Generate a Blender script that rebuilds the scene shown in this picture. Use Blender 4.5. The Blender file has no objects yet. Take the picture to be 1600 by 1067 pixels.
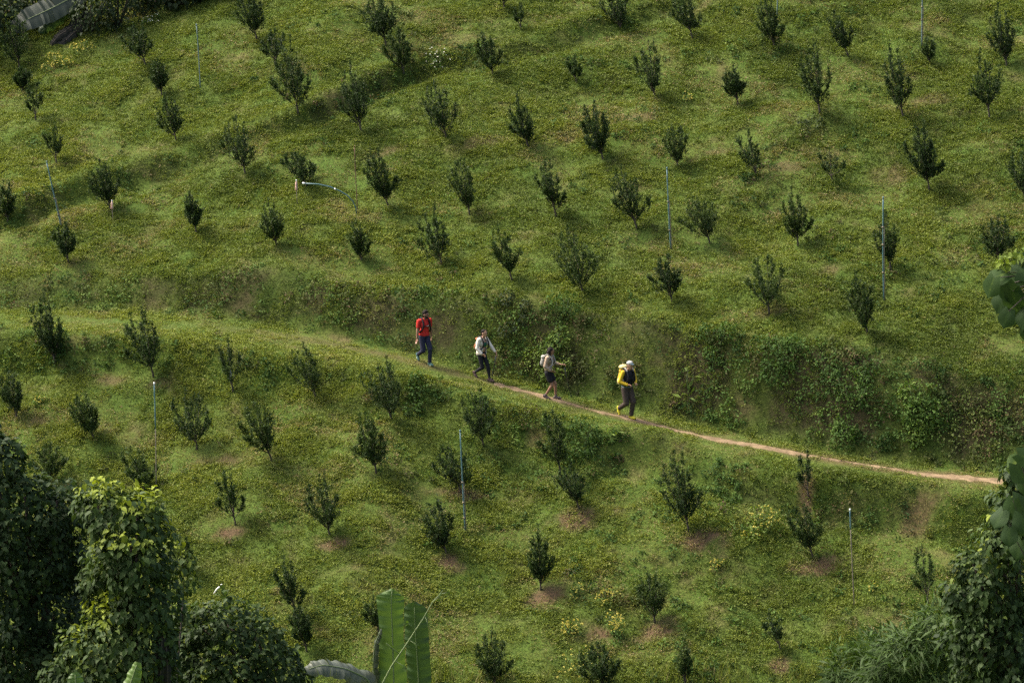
import bpy, math, random
import numpy as np
from mathutils import Vector, Matrix
R = math.radians
random.seed(7)
rng = np.random.default_rng(11)
scene = bpy.context.scene
col = scene.collection

# ------------------------------------------------------------------ camera, sky, sun, exposure
PITCH, DIST, HALF = R(12.0), 120.0, 16.0 / 120.0
CAM = np.array([0.0, -DIST * math.cos(PITCH), DIST * math.sin(PITCH)])
cd = bpy.data.cameras.new("camera"); cam = bpy.data.objects.new("camera", cd); col.objects.link(cam)
cam.location = CAM; cam.rotation_euler = (R(90) - PITCH, 0, 0)
cd.sensor_fit = 'HORIZONTAL'; cd.angle = 2 * math.atan(HALF); cd.clip_start = 0.5; cd.clip_end = 3000
scene.camera = cam

SUN_EL, SUN_AZ = R(52), R(-66)          # azimuth clockwise from +Y: the sun stands to the left
w = bpy.data.worlds.new("World"); scene.world = w; w.use_nodes = True
nt = w.node_tree
sky = nt.nodes.new('ShaderNodeTexSky'); sky.sky_type = 'NISHITA'; sky.sun_disc = False
sky.sun_elevation = SUN_EL; sky.sun_rotation = SUN_AZ % (2 * math.pi); sky.dust_density = 7.0; sky.air_density = .8
bg = nt.nodes['Background']; bg.inputs['Strength'].default_value = 0.15
nt.links.new(sky.outputs[0], bg.inputs['Color'])
sd = bpy.data.lights.new("sun", 'SUN'); sd.energy = 2.3; sd.angle = R(17.0); sd.color = (1.0, 0.93, 0.80)
so = bpy.data.objects.new("sun", sd); col.objects.link(so)
sdir = Vector((math.sin(SUN_AZ) * math.cos(SUN_EL), math.cos(SUN_AZ) * math.cos(SUN_EL), math.sin(SUN_EL)))
so.rotation_euler = sdir.to_track_quat('Z', 'Y').to_euler(); so.location = (-30, 0, 50)
scene.view_settings.view_transform = 'Standard'; scene.view_settings.look = 'None'
scene.view_settings.exposure = 1.6; scene.view_settings.gamma = 1.0
scene.cycles.max_bounces = 6; scene.cycles.diffuse_bounces = 3; scene.cycles.transmission_bounces = 4
scene.cycles.transparent_max_bounces = 4
scene.cycles.use_denoising = False

# ------------------------------------------------------------------ helpers
def hash2(ix, iy, seed):
    h = (ix.astype(np.int64) * 374761393 + iy.astype(np.int64) * 668265263 + seed * 974634777) & 0xffffffff
    h = ((h ^ (h >> 13)) * 1274126177) & 0xffffffff
    return ((h ^ (h >> 16)) & 0xffff) / 65535.0

def noise(x, y, seed=0):
    x = np.asarray(x, float); y = np.asarray(y, float)
    ix = np.floor(x); iy = np.floor(y); fx = x - ix; fy = y - iy
    fx = fx * fx * (3 - 2 * fx); fy = fy * fy * (3 - 2 * fy)
    a = hash2(ix, iy, seed); b = hash2(ix + 1, iy, seed); c = hash2(ix, iy + 1, seed); d = hash2(ix + 1, iy + 1, seed)
    return (a * (1 - fx) + b * fx) * (1 - fy) + (c * (1 - fx) + d * fx) * fy

def fbm(x, y, seed=0, n=4):
    s = 0; a = 0.5; t = 0
    for k in range(n):
        s = s + a * noise(x * 2 ** k + 17.3 * k, y * 2 ** k - 9.1 * k, seed + k); t += a; a *= 0.55
    return s / t

def ray(u, v):
    cp, sp = math.cos(PITCH), math.sin(PITCH)
    a = (u - 800.0) / 800.0 * HALF; b = -(v - 533.5) / 800.0 * HALF
    return np.array([a, cp + b * sp, -sp + b * cp])

def at(u, v, y):
    """the point seen at (u, v) that stands at depth y"""
    d = ray(u, v); return CAM + d * ((y - CAM[1]) / d[1])

def project(x, y, z):
    cp, sp = math.cos(PITCH), math.sin(PITCH)
    dx, dy, dz = x - CAM[0], y - CAM[1], z - CAM[2]
    f = dy * cp - dz * sp; up = dy * sp + dz * cp
    return 800 + 800 * dx / f / HALF, 533.5 - 800 * up / f / HALF, f

def smooth(a, n):
    k = np.hanning(n + 2)[1:-1]; k /= k.sum()
    p = np.pad(a, n // 2, mode='edge'); return np.convolve(p, k, 'valid')[:len(a)]

# ------------------------------------------------------------------ terrain: a trail on a bench cut across the hill
PATH_PX = [(-900, 470, 8.0), (-400, 488, 5.2), (0, 498, 3.2), (150, 502, 2.9), (300, 508, 2.4), (400, 519, 1.9), (500, 534, 1.4), (600, 554, 0.8),
           (670, 571, 0.4), (760, 597, -0.4), (865, 624, -1.2), (985, 655, -2.2), (1100, 682, -3.1), (1250, 710, -4.2),
           (1400, 735, -5.3), (1560, 752, -6.3), (1750, 768, -7.5), (2100, 785, -9.0), (2600, 800, -11)]
_pp = np.array([at(*p) for p in PATH_PX])
GX = np.linspace(-60, 60, 2401)
def _curve(xs, ys, n=41): return smooth(np.interp(GX, xs, ys), n)
YP = _curve(_pp[:, 0], _pp[:, 1]); ZP = _curve(_pp[:, 0], _pp[:, 2])
def ux(u): return (u - 800) / 50.0
_BU = [ux(u) for u in (-400, 0, 250, 450, 600, 800, 1000, 1250, 1500, 1700)]
_bt = np.array([.7, .9, 1.2, 1.5, 1.5, 1.7, 1.8, 1.8, 1.6, 1.3])
_bw = np.array([45, 50, 65, 94, 92, 112, 132, 150, 138, 110]) / 50 / (_bt * .978 + .208)
BW = _curve(_BU, _bw); BT = _curve(_BU, _bt)          # bank: depth in plan and steepness
BU = _curve([ux(u) for u in (0, 300, 500, 700, 1000, 1400)], [1.0, 1.0, .75, .8, .9, .8])                                           # bench, uphill
BD = _curve([ux(u) for u in (0, 300, 500, 700, 1000, 1400)], [1.1, 1.5, 1.6, 1.7, 1.2, 1.0])                                       # bench, downhill
DW = _curve([ux(u) for u in (0, 250, 450, 600, 700, 900, 1000, 1300, 1600)], [.9, .9, .5, .4, .6, .8, .8, 1.0, .9])               # drop below the lip
def G(x, tab): return np.interp(x, GX, tab)
S_UP, S_DN = math.tan(R(26)), math.tan(R(29))
def pathy(x): return G(x, YP)
RIDGES = []
def hill(x, y):
    x = np.asarray(x, float); y = np.asarray(y, float)
    x, y = np.broadcast_arrays(x, y)
    s0 = (y - pathy(x)) * 0.94 + (noise(x * .5, y * .5, 3) - .5) * .5 * np.clip(np.abs(y - pathy(x)) - .5, 0, 1)
    zp = G(x, ZP); bw = G(x, BW); bt = G(x, BT); bu = G(x, BU); bd = G(x, BD); dw = G(x, DW)
    acc = 0
    for o in (-.2, -.13, -.06, 0, .06, .13, .2):
        s = s0 + o
        up = np.clip(s, 0, bu) * .10 + np.clip(s - bu, 0, bw) * bt + np.clip(s - bu - bw, 0, 45) * S_UP + np.clip(s - bu - bw - 45, 0, None) * .05
        dn = np.clip(-s, 0, bd) * .13 + np.clip(-s - bd, 0, dw) * 1.25 + np.clip(-s - bd - dw, 0, None) * S_DN
        acc = acc + np.where(s > 0, up, -dn)
    z = zp + acc / 7
    near = np.clip((np.abs(s0) - 1.2) * .6, 0, 1)
    z = z + near * ((fbm(x * .16, y * .16, 21, 3) - .5) * .9 + (fbm(x * .8, y * .8, 31, 2) - .5) * .22)
    z = z + (fbm(x * 3.1, y * 3.1, 41, 2) - .5) * .07 * np.clip(np.abs(s0) / .8, .25, 1)
    other = 23.2 - .375 * (y + 117.4) + (fbm(x * .1, y * .1, 51, 3) - .5) * .5       # the near side of the gully
    return np.where(other > z, other, z)

def H(x, y):
    z = hill(x, y)
    for (rx, ry, amp, wd) in RIDGES:
        d = (y - np.interp(x, rx, ry)) * .8 / wd
        a = np.interp(x, rx, amp, left=0, right=0)
        z = z + a * d * np.exp(-.5 * d * d)
    return z

def ground_at(u, v, f=None):
    f = f or H
    d = ray(u, v); t = 95.0; step = .5
    while t < 260:
        p = CAM + d * t
        if p[2] < float(f(p[0], p[1])): break
        t += step
    lo, hi = t - step, t
    for _ in range(18):
        m = (lo + hi) / 2; p = CAM + d * m
        if p[2] < float(f(p[0], p[1])): hi = m
        else: lo = m
    return CAM + d * hi

def ridge(pts, wd):
    P = [ground_at(u, v, hill) for u, v, a in pts]
    RIDGES.append((np.array([p[0] for p in P]), np.array([p[1] for p in P]), np.array([a for *_, a in pts]) * .86, wd))
ridge([(-80, 375, .1), (0, 345, .3), (60, 322, .5), (130, 292, .55), (250, 265, .45), (330, 235, .3), (400, 207, .3), (450, 190, .45), (520, 165, .5), (600, 128, .5), (640, 112, .45), (700, 98, .4),
       (800, 80, .35), (900, 55, .35), (1000, 25, .3), (1070, 0, .2), (1110, -20, 0)], .36)
ridge([(900, 760, 0), (960, 700, .3), (1040, 690, .35), (1100, 740, .1), (1150, 770, .3), (1250, 790, .4), (1330, 780, .35), (1430, 800, .3), (1500, 830, .2), (1600, 850, 0)], .32)
ridge([(480, 660, 0), (560, 640, .3), (640, 615, .4), (700, 610, .2), (740, 640, 0)], .3)

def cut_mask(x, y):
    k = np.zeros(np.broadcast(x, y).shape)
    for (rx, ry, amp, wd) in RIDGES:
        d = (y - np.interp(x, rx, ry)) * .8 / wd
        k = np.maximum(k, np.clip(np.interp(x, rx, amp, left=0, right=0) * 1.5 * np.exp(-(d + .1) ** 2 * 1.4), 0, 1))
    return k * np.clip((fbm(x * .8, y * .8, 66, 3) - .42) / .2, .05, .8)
MPP = lambda p: project(*p)[2] * HALF / 800.0         # metres per photo pixel at a point

# ------------------------------------------------------------------ materials
def new_mat(name):
    m = bpy.data.materials.new(name); m.use_nodes = True
    n = m.node_tree.nodes; n.clear(); o = n.new('ShaderNodeOutputMaterial')
    return m, n, m.node_tree.links, o

def ramp(n, stops):
    r = n.new('ShaderNodeValToRGB'); e = r.color_ramp.elements
    e[0].position, e[0].color = stops[0][0], (*stops[0][1], 1)
    e[1].position, e[1].color = stops[-1][0], (*stops[-1][1], 1)
    for p, c in stops[1:-1]:
        k = e.new(p); k.color = (*c, 1)
    return r

def leaf_mat(name, stops, transl=.35, rough=.5, spec=.3, dry=None, warm=(1.10, 1.12, .58)):
    m, n, l, o = new_mat(name)
    a = n.new('ShaderNodeAttribute'); a.attribute_name = 'tint'
    r = ramp(n, stops); l.new(a.outputs['Fac'], r.inputs[0]); c = r.outputs[0]
    if dry:
        b = n.new('ShaderNodeAttribute'); b.attribute_name = 'dry'
        mx = n.new('ShaderNodeMix'); mx.data_type = 'RGBA'
        l.new(b.outputs['Fac'], mx.inputs[0]); l.new(c, mx.inputs[6]); mx.inputs[7].default_value = (*dry, 1); c = mx.outputs[2]
    p = n.new('ShaderNodeBsdfPrincipled'); p.inputs['Roughness'].default_value = rough; p.inputs['Specular IOR Level'].default_value = spec
    l.new(c, p.inputs['Base Color'])
    t = n.new('ShaderNodeBsdfTranslucent'); wm = n.new('ShaderNodeMix'); wm.data_type = 'RGBA'; wm.blend_type = 'MULTIPLY'; wm.inputs[0].default_value = 1
    l.new(c, wm.inputs[6]); wm.inputs[7].default_value = (*warm, 1); l.new(wm.outputs[2], t.inputs[0])
    s = n.new('ShaderNodeMixShader'); s.inputs[0].default_value = transl
    l.new(p.outputs[0], s.inputs[1]); l.new(t.outputs[0], s.inputs[2]); l.new(s.outputs[0], o.inputs[0])
    return m

def plain(name, c1, c2=None, scale=8, rough=.8, bump=.0, spec=.3, metal=0.0, stretch=None):
    m, n, l, o = new_mat(name)
    p = n.new('ShaderNodeBsdfPrincipled'); p.inputs['Roughness'].default_value = rough; p.inputs['Specular IOR Level'].default_value = spec
    p.inputs['Metallic'].default_value = metal
    tc = n.new('ShaderNodeTexCoord'); mp = n.new('ShaderNodeMapping'); l.new(tc.outputs['Object'], mp.inputs[0])
    if stretch: mp.inputs['Scale'].default_value = stretch
    nz = n.new('ShaderNodeTexNoise'); nz.inputs['Scale'].default_value = scale; nz.inputs['Detail'].default_value = 6; l.new(mp.outputs[0], nz.inputs[0])
    c2 = c2 or tuple(x * .7 for x in c1)
    r = ramp(n, [(.35, c1), (.68, c2)]); l.new(nz.outputs[0], r.inputs[0]); l.new(r.outputs[0], p.inputs['Base Color'])
    if bump:
        b = n.new('ShaderNodeBump'); b.inputs['Strength'].default_value = bump; b.inputs['Distance'].default_value = .02
        l.new(nz.outputs[0], b.inputs['Height']); l.new(b.outputs[0], p.inputs['Normal'])
    l.new(p.outputs[0], o.inputs[0]); return m

def ground_mat():
    m, n, l, o = new_mat("turf_and_soil")
    p = n.new('ShaderNodeBsdfPrincipled'); p.inputs['Roughness'].default_value = .95; p.inputs['Specular IOR Level'].default_value = .1
    tc = n.new('ShaderNodeTexCoord')
    a = n.new('ShaderNodeTexNoise'); a.inputs['Scale'].default_value = .9; a.inputs['Detail'].default_value = 8; l.new(tc.outputs['Object'], a.inputs[0])
    b = n.new('ShaderNodeTexNoise'); b.inputs['Scale'].default_value = 14; b.inputs['Detail'].default_value = 6; l.new(tc.outputs['Object'], b.inputs[0])
    ra = ramp(n, [(.38, (.045, .078, .012)), (.58, (.060, .085, .016)), (.74, (.085, .078, .030))]); l.new(a.outputs[0], ra.inputs[0])
    rb = ramp(n, [(.3, (.55, .55, .55)), (.7, (1.3, 1.25, 1.2))]); l.new(b.outputs[0], rb.inputs[0])
    mx = n.new('ShaderNodeMix'); mx.data_type = 'RGBA'; mx.blend_type = 'MULTIPLY'; mx.inputs[0].default_value = 1
    l.new(ra.outputs[0], mx.inputs[6]); l.new(rb.outputs[0], mx.inputs[7])
    at_ = n.new('ShaderNodeAttribute'); at_.attribute_name = 'soil'
    rs = ramp(n, [(.3, (.110, .064, .039)), (.7, (.052, .033, .021))]); l.new(b.outputs[0], rs.inputs[0])
    m2 = n.new('ShaderNodeMix'); m2.data_type = 'RGBA'; l.new(at_.outputs['Fac'], m2.inputs[0]); l.new(mx.outputs[2], m2.inputs[6]); l.new(rs.outputs[0], m2.inputs[7])
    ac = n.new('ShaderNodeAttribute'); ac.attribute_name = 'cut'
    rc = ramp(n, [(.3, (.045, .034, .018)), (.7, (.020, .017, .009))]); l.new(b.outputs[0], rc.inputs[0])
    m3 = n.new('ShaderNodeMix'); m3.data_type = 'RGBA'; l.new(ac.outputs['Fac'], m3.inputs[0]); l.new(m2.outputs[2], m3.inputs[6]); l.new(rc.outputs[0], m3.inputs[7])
    l.new(m3.outputs[2], p.inputs['Base Color'])
    bp = n.new('ShaderNodeBump'); bp.inputs['Strength'].default_value = .6; bp.inputs['Distance'].default_value = .05
    l.new(b.outputs[0], bp.inputs['Height']); l.new(bp.outputs[0], p.inputs['Normal'])
    l.new(p.outputs[0], o.inputs[0]); return m

M = dict(
    ground=ground_mat(),
    path=plain("trodden_earth", (.20, .145, .085), (.10, .072, .042), 3.5, .95, .9, .1),
    grass=leaf_mat("grass_leaves", [(0, (.042, .066, .013)), (.45, (.102, .141, .023)), (1, (.172, .203, .034))], .30, .6, .12, dry=(.21, .155, .080)),
    weed=leaf_mat("bank_weed_leaves", [(0, (.024, .052, .012)), (.5, (.060, .112, .022)), (1, (.125, .170, .033))], .26, .7, .1, dry=(.085, .060, .030)),
    citrus=leaf_mat("citrus_leaves", [(0, (.012, .025, .008)), (.6, (.026, .049, .013)), (1, (.066, .098, .022))], .2, .6, .15),
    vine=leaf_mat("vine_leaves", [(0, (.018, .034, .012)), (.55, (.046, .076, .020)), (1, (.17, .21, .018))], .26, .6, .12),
    forest=leaf_mat("forest_leaves", [(0, (.012, .022, .008)), (.6, (.028, .045, .014)), (1, (.065, .085, .02))], .2, .6, .15),
    bigleaf=leaf_mat("broad_leaves", [(0, (.014, .030, .012)), (.6, (.036, .066, .018)), (1, (.14, .19, .03))], .3, .65, .1),
    bamboo=leaf_mat("lance_leaves", [(0, (.022, .042, .010)), (.6, (.05, .088, .018)), (1, (.12, .17, .03))], .3, .6, .12),
    petal=leaf_mat("yellow_petals", [(0, (.34, .28, .03)), (1, (.48, .44, .11))], .25, .6, .2),
    wpetal=leaf_mat("white_petals", [(0, (.55, .55, .45)), (1, (.75, .75, .68))], .2, .6, .2),
    bark=plain("citrus_bark", (.075, .06, .045), (.035, .028, .02), 20, .9, .4),
    vbark=plain("old_bark", (.07, .055, .045), (.03, .024, .02), 8, .9, .6),
    pipe=plain("blue_plastic_pipe", (.055, .13, .15), (.09, .15, .15), 6, .5, 0, .4),
    paleblue=plain("pale_plastic_pipe", (.085, .14, .145), (.12, .16, .155), 6, .5, 0, .4),
    cane=plain("weathered_cane", (.20, .17, .12), (.10, .085, .06), 9, .85, .3),
    redcane=plain("brown_cane", (.16, .09, .055), (.09, .055, .035), 9, .85, .3),
    cap=plain("white_plastic", (.75, .75, .72), (.6, .6, .58), 6, .4),
    pinkbottle=plain("pink_plastic", (.62, .42, .36), (.48, .25, .20), 14, .45),
    greybottle=plain("clouded_plastic", (.30, .31, .28), (.2, .2, .18), 14, .35),
    banana=leaf_mat("banana_leaf", [(0, (.022, .044, .018)), (.5, (.050, .095, .022)), (1, (.10, .16, .035))], .3, .5, .25, warm=(1.2, 1.15, .6)),
    bananagrey=leaf_mat("dusty_banana_leaf", [(0, (.025, .035, .022)), (.5, (.055, .066, .045)), (1, (.085, .095, .068))], .2, .5, .3),
    drybanana=leaf_mat("dry_banana_leaf", [(0, (.017, .017, .014)), (1, (.042, .040, .033))], .2, .8, .1),
    stalk=plain("green_stalk", (.06, .09, .03), (.04, .06, .02), 10, .7),
    pale=plain("pale_midrib", (.13, .17, .07), (.10, .13, .05), 10, .6),
)

# ------------------------------------------------------------------ mesh building
def tag(o, label=None, cat=None, group=None, kind=None):
    if label: o['label'] = label
    if cat: o['category'] = cat
    if group: o['group'] = group
    if kind: o['kind'] = kind
    return o

def empty(name, loc, label, cat, group=None, rz=0):
    o = bpy.data.objects.new(name, None); col.objects.link(o); o.location = loc; o.rotation_euler = (0, 0, rz)
    o.empty_display_size = .1
    return tag(o, label, cat, group)

def np_mesh(name, V, F, mat, parent=None, attrs=None, smooth_=False):
    """V (n,3) world or parent-local points, F (m,k) faces of one size"""
    me = bpy.data.meshes.new(name)
    V = np.ascontiguousarray(V, np.float32); F = np.ascontiguousarray(F, np.int32)
    me.vertices.add(len(V)); me.vertices.foreach_set('co', V.ravel())
    k = F.shape[1]
    me.loops.add(F.size); me.loops.foreach_set('vertex_index', F.ravel())
    me.polygons.add(len(F)); me.polygons.foreach_set('loop_start', np.arange(0, F.size, k, dtype=np.int32))
    me.update(calc_edges=True)
    for key, val in (attrs or {}).items():
        at_ = me.attributes.new(key, 'FLOAT', 'POINT'); at_.data.foreach_set('value', np.ascontiguousarray(val, np.float32))
    if smooth_: me.polygons.foreach_set('use_smooth', np.ones(len(F), bool))
    me.materials.append(mat)
    o = bpy.data.objects.new(name, me); col.objects.link(o)
    if parent: o.parent = parent
    return o

def unit(a): return a / np.maximum(np.linalg.norm(a, axis=-1, keepdims=True), 1e-9)

def leaf_geo(P, D, N, L, W, tint, dry=None, kind='rhomb', droop=0.0):
    """one small folded leaf per row: base P, pointing along D, facing N"""
    n = len(P); D = unit(D); S = unit(np.cross(D, N)); N = np.cross(S, D)
    L = np.broadcast_to(L, n)[:, None]; W = np.broadcast_to(W, n)[:, None]
    if kind == 'tri':
        V = np.stack([P - S * W * .5, P + S * W * .5, P + D * L], 1); idx = np.arange(n * 3).reshape(n, 3)
        F = idx
    elif kind == 'rhomb':
        V = np.stack([P, P + D * L * .45 + S * W * .5 + N * W * .18, P + D * L - N * L * droop, P + D * L * .45 - S * W * .5 + N * W * .18], 1)
        F = np.arange(n * 4).reshape(n, 4)
    else:                                            # heart: two folded halves
        a = lambda l, w, h: P + D * L * l + S * W * w + N * (W * h)
        tip = P + D * L - N * L * (.12 + droop)
        V = np.stack([P, a(-.04, .32, .10), a(.30, .52, .16), a(.70, .30, .06), tip, a(.70, -.30, .06), a(.30, -.52, .16), a(-.04, -.32, .10)], 1)
        b = (np.arange(n) * 8)[:, None]
        F = np.concatenate([b + np.array([[0, 1, 2, 3]]), b + np.array([[0, 3, 4, 4]])[:, :4]], 0) if False else \
            np.concatenate([b + np.array([[0, 1, 2, 3]]), b + np.array([[0, 5, 6, 7]]), b + np.array([[0, 3, 4, 5]])], 0)
    m = V.shape[1]
    at_ = {'tint': np.repeat(tint, m)}
    if dry is not None: at_['dry'] = np.repeat(dry, m)
    return V.reshape(-1, 3), F, at_

def rand_dirs(n):
    return unit(rng.normal(size=(n, 3)))

class Tubes:
    def __init__(s): s.V = []; s.F = []; s.n = 0
    def add(s, pts, radii, k=6, cap=True):
        pts = np.array(pts, float); radii = np.broadcast_to(radii, len(pts))
        T = np.gradient(pts, axis=0); T = unit(T)
        ref = np.array([0, 0, 1.0]) if abs(T[:, 2]).mean() < .8 else np.array([1.0, 0, 0])
        A = unit(np.cross(T, ref)); B = np.cross(T, A)
        th = np.arange(k) * 2 * np.pi / k
        ring = pts[:, None] + radii[:, None, None] * (np.cos(th)[None, :, None] * A[:, None] + np.sin(th)[None, :, None] * B[:, None])
        m = len(pts); b = s.n
        s.V.append(ring.reshape(-1, 3)); s.n += m * k
        for i in range(m - 1):
            for j in range(k):
                s.F.append((b + i * k + j, b + i * k + (j + 1) % k, b + (i + 1) * k + (j + 1) % k, b + (i + 1) * k + j))
        if cap:
            for e, p in ((0, pts[0]), (m - 1, pts[-1])):
                s.V.append(p[None]); c = s.n; s.n += 1
                for j in range(0, k, 2):
                    q = (b + e * k + j, b + e * k + (j + 1) % k, b + e * k + (j + 2) % k, c)
                    s.F.append(q if e else q[::-1])
        return s
    def build(s, name, mat, parent=None):
        return np_mesh(name, np.concatenate(s.V), np.array(s.F), mat, parent, smooth_=True)

# ------------------------------------------------------------------ ground, trail
SOIL_PX = [(515, 850, 42, 16), (700, 880, 40, 16), (850, 935, 42, 22), (900, 812, 45, 22), (1085, 842, 50, 18), (1268, 884, 45, 14), (1028, 990, 42, 20), (730, 775, 48, 10),
           (1432, 818, 50, 20), (1215, 1040, 40, 14), (1262, 770, 14, 36), (830, 690, 20, 20), (940, 990, 30, 10), (360, 832, 28, 8), (440, 925, 20, 10),
           (1205, 488, 30, 10), (905, 210, 40, 14), (750, 225, 50, 12), (610, 235, 45, 12), (1000, 180, 45, 10), (250, 600, 30, 10), (170, 595, 35, 10), (60, 655, 30, 10), (1300, 420, 45, 14), (1230, 260, 40, 12), (1110, 240, 40, 10), (100, 258, 50, 6), (1395, 275, 40, 16), (1450, 155, 40, 16), (345, 720, 40, 10)]
SOIL = []
for u, v, a, b in SOIL_PX:
    p = ground_at(u, v); m = MPP(p)
    SOIL.append((p[0], p[1], a * m, b * m / .55, (.6 if u == 1432 else .85) if v > 740 else .55))
def soil_mask(x, y):
    k = np.zeros(np.broadcast(x, y).shape)
    wob = (fbm(x * 2.2, y * 2.2, 61, 3) - .5) * 1.7
    for sx, sy, a, b, s in SOIL:
        d = np.sqrt(((x - sx) / (a * .85)) ** 2 + ((y - sy) / (b * .7)) ** 2) + wob
        k = np.maximum(k, s * np.clip((1.1 - d) / .7, 0, 1))
    wear = np.clip(1.2 - np.abs(y - pathy(x)) / .38 + wob * .5, 0, 1) * np.interp(800 + 50 * x, [300, 420, 700, 1600], [0, .4, .5, .8])
    return np.maximum(k, wear)

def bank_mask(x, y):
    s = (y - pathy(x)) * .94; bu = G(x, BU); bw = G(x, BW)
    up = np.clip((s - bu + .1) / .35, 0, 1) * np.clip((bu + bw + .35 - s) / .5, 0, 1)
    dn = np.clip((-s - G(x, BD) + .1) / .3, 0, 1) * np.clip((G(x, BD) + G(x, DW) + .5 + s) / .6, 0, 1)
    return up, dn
gx = np.concatenate([-np.geomspace(400, 24, 26)[:-1], np.arange(-24, 24.01, .14), np.geomspace(24, 400, 26)[1:]])
gy = np.concatenate([np.linspace(-230, -60, 50)[:-1], np.linspace(-60, -22, 110)[:-1], np.arange(-22, 27.01, .14), np.geomspace(27, 500, 40)[1:]])
XX, YY = np.meshgrid(gx, gy)
ZZ = H(XX, YY)
nx, ny = len(gx), len(gy)
ii = np.arange(nx * ny).reshape(ny, nx)
F = np.stack([ii[:-1, :-1], ii[:-1, 1:], ii[1:, 1:], ii[1:, :-1]], -1).reshape(-1, 4)
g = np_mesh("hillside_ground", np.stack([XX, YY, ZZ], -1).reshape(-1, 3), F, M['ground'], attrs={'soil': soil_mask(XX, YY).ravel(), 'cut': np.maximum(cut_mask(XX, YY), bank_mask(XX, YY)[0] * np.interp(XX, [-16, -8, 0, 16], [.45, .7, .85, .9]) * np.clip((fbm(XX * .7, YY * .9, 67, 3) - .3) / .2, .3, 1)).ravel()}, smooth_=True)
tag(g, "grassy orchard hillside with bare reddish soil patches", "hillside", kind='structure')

def path_half(x):
    u = 800 + 50 * x
    wv = (noise(x * 1.7, x * 0 + 5, 71) - .5) * .2 + (noise(x * 6, x * 0 + 2, 72) - .5) * .22
    return np.interp(u, [380, 500, 690, 780, 1000, 1240, 1290, 1390, 1430, 1500, 1570, 1700], [.10, .12, .12, .12, .16, .17, .05, .05, .19, .26, .24, .2]) + wv * .7
px_ = np.arange(ux(772), ux(1720), .05)
rows = []
for k in np.linspace(-1, 1, 9):
    yy = pathy(px_) + (noise(px_ * .8, px_ * 0, 73) - .5) * .2 + k * path_half(px_)
    rows.append(np.stack([px_, yy, H(px_, yy) + .018 * (1 - k ** 4) - .012 * k ** 4], -1))
V = np.stack(rows, 0); nr, nc = V.shape[:2]
ii = np.arange(nr * nc).reshape(nr, nc)
F = np.stack([ii[:-1, :-1], ii[:-1, 1:], ii[1:, 1:], ii[1:, :-1]], -1).reshape(-1, 4)
tag(np_mesh("path", V.reshape(-1, 3), F, M['path'], smooth_=True), "narrow trodden earth trail crossing the green hillside", "path", kind='structure')

# ------------------------------------------------------------------ grass: one object nobody could count
def in_view(x, y, z, mu=90, mv=70):
    u, v, f = project(x, y, z)
    return (u > -mu) & (u < 1600 + mu) & (v > -mv) & (v < 1067 + mv)

def slope_normal(x, y):
    e = .12; dx = (H(x + e, y) - H(x - e, y)) / (2 * e); dy = (H(x, y + e) - H(x, y - e)) / (2 * e)
    return unit(np.stack([-dx, -dy, np.ones_like(dx)], -1))

NC = 1250000
x = rng.uniform(-21, 21, NC); y = rng.uniform(-20, 26, NC); z = H(x, y)
k = in_view(x, y, z) & ~((y < -22))
x, y, z = x[k], y[k], z[k]
up, dn = bank_mask(x, y)
sgn = y - pathy(x); u_ = 800 + 50 * x
big = fbm(x * .22, y * .30, 81, 3); mid = fbm(x * .9 + y * .3, y * 1.6, 82, 3); fine = fbm(x * 3, y * 4.5, 83, 2)
thin = np.clip((fbm(x * .55 + y * .15, y * .9, 84, 4) - .56) / .10, 0, 1)      # worn, straw-coloured patches
soil = soil_mask(x, y)
half = path_half(x)
onpath = np.where(u_ > 330, np.clip((half - np.abs(sgn)) / .05 + .5, 0, 1), 0) * np.interp(u_, [330, 420, 600, 740, 780, 1240, 1300, 1380, 1430], [0, .15, .25, .45, 1, 1, .5, .5, 1])
dens = np.clip(.62 + .8 * (mid - .5) + .5 * (fine - .5), .2, 1) * (1 - .35 * thin) * (1 - .68 * np.clip(soil * 1.05, 0, 1)) * (1 - onpath) * (1 - .5 * up) * (1 - .7 * cut_mask(x, y))
k_ = k = rng.random(len(x)) < dens
x, y, z, up, dn, big, mid, fine, thin, sgn, u_ = [a[k] for a in (x, y, z, up, dn, big, mid, fine, thin, sgn, u_)]
nrm = slope_normal(x, y)
pu, pv, _f = project(x, y, z)
n = len(x)
near_path = np.exp(-(sgn / 1.1) ** 2)
ht = (.050 + .075 * np.clip(mid - .15, 0, 1)) * rng.uniform(.7, 1.35, n) * (1 - .45 * near_path) * (1 - .3 * thin)
tint = .50 + .8 * (big - .5) + .6 * (mid - .5) + .45 * (fine - .5) + rng.normal(0, .07, n) + .12 * near_path - .22 * up - .10 * dn
tint = tint + np.interp(pu - .55 * (pv - 300), [0, 500, 1100, 1700], [.13, .08, -.05, -.14])          # tint rises towards the upper left: lighter and yellower, darker to the lower right
dryc = np.clip(1.1 * soil[k_] * rng.random(n) + .75 * thin * rng.random(n) + .5 * (rng.random(n) < .015 + .10 * thin) + .12 * rng.random(n) ** 2, 0, 1)
LV = 6
broad = (fbm(x * .8, y * .8, 85, 3) > .55) | (rng.random(n) < .15)
P = np.repeat(np.stack([x, y, z], -1), LV, 0); nn = n * LV
az = rng.uniform(0, 2 * np.pi, nn); rad = .06 * np.sqrt(rng.random(nn))
P[:, 0] += np.cos(az) * rad; P[:, 1] += np.sin(az) * rad
NRM = np.repeat(nrm, LV, 0)
P -= NRM * .015
P[:, 2] -= (np.cos(az) * rad * NRM[:, 0] + np.sin(az) * rad * NRM[:, 1])
el = rng.uniform(.2, 1.35, nn)
D = NRM * np.sin(el)[:, None] + np.stack([np.cos(az), np.sin(az), np.zeros(nn)], -1) * np.cos(el)[:, None]
HT = np.repeat(ht, LV); BR = np.repeat(broad, LV)
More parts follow.
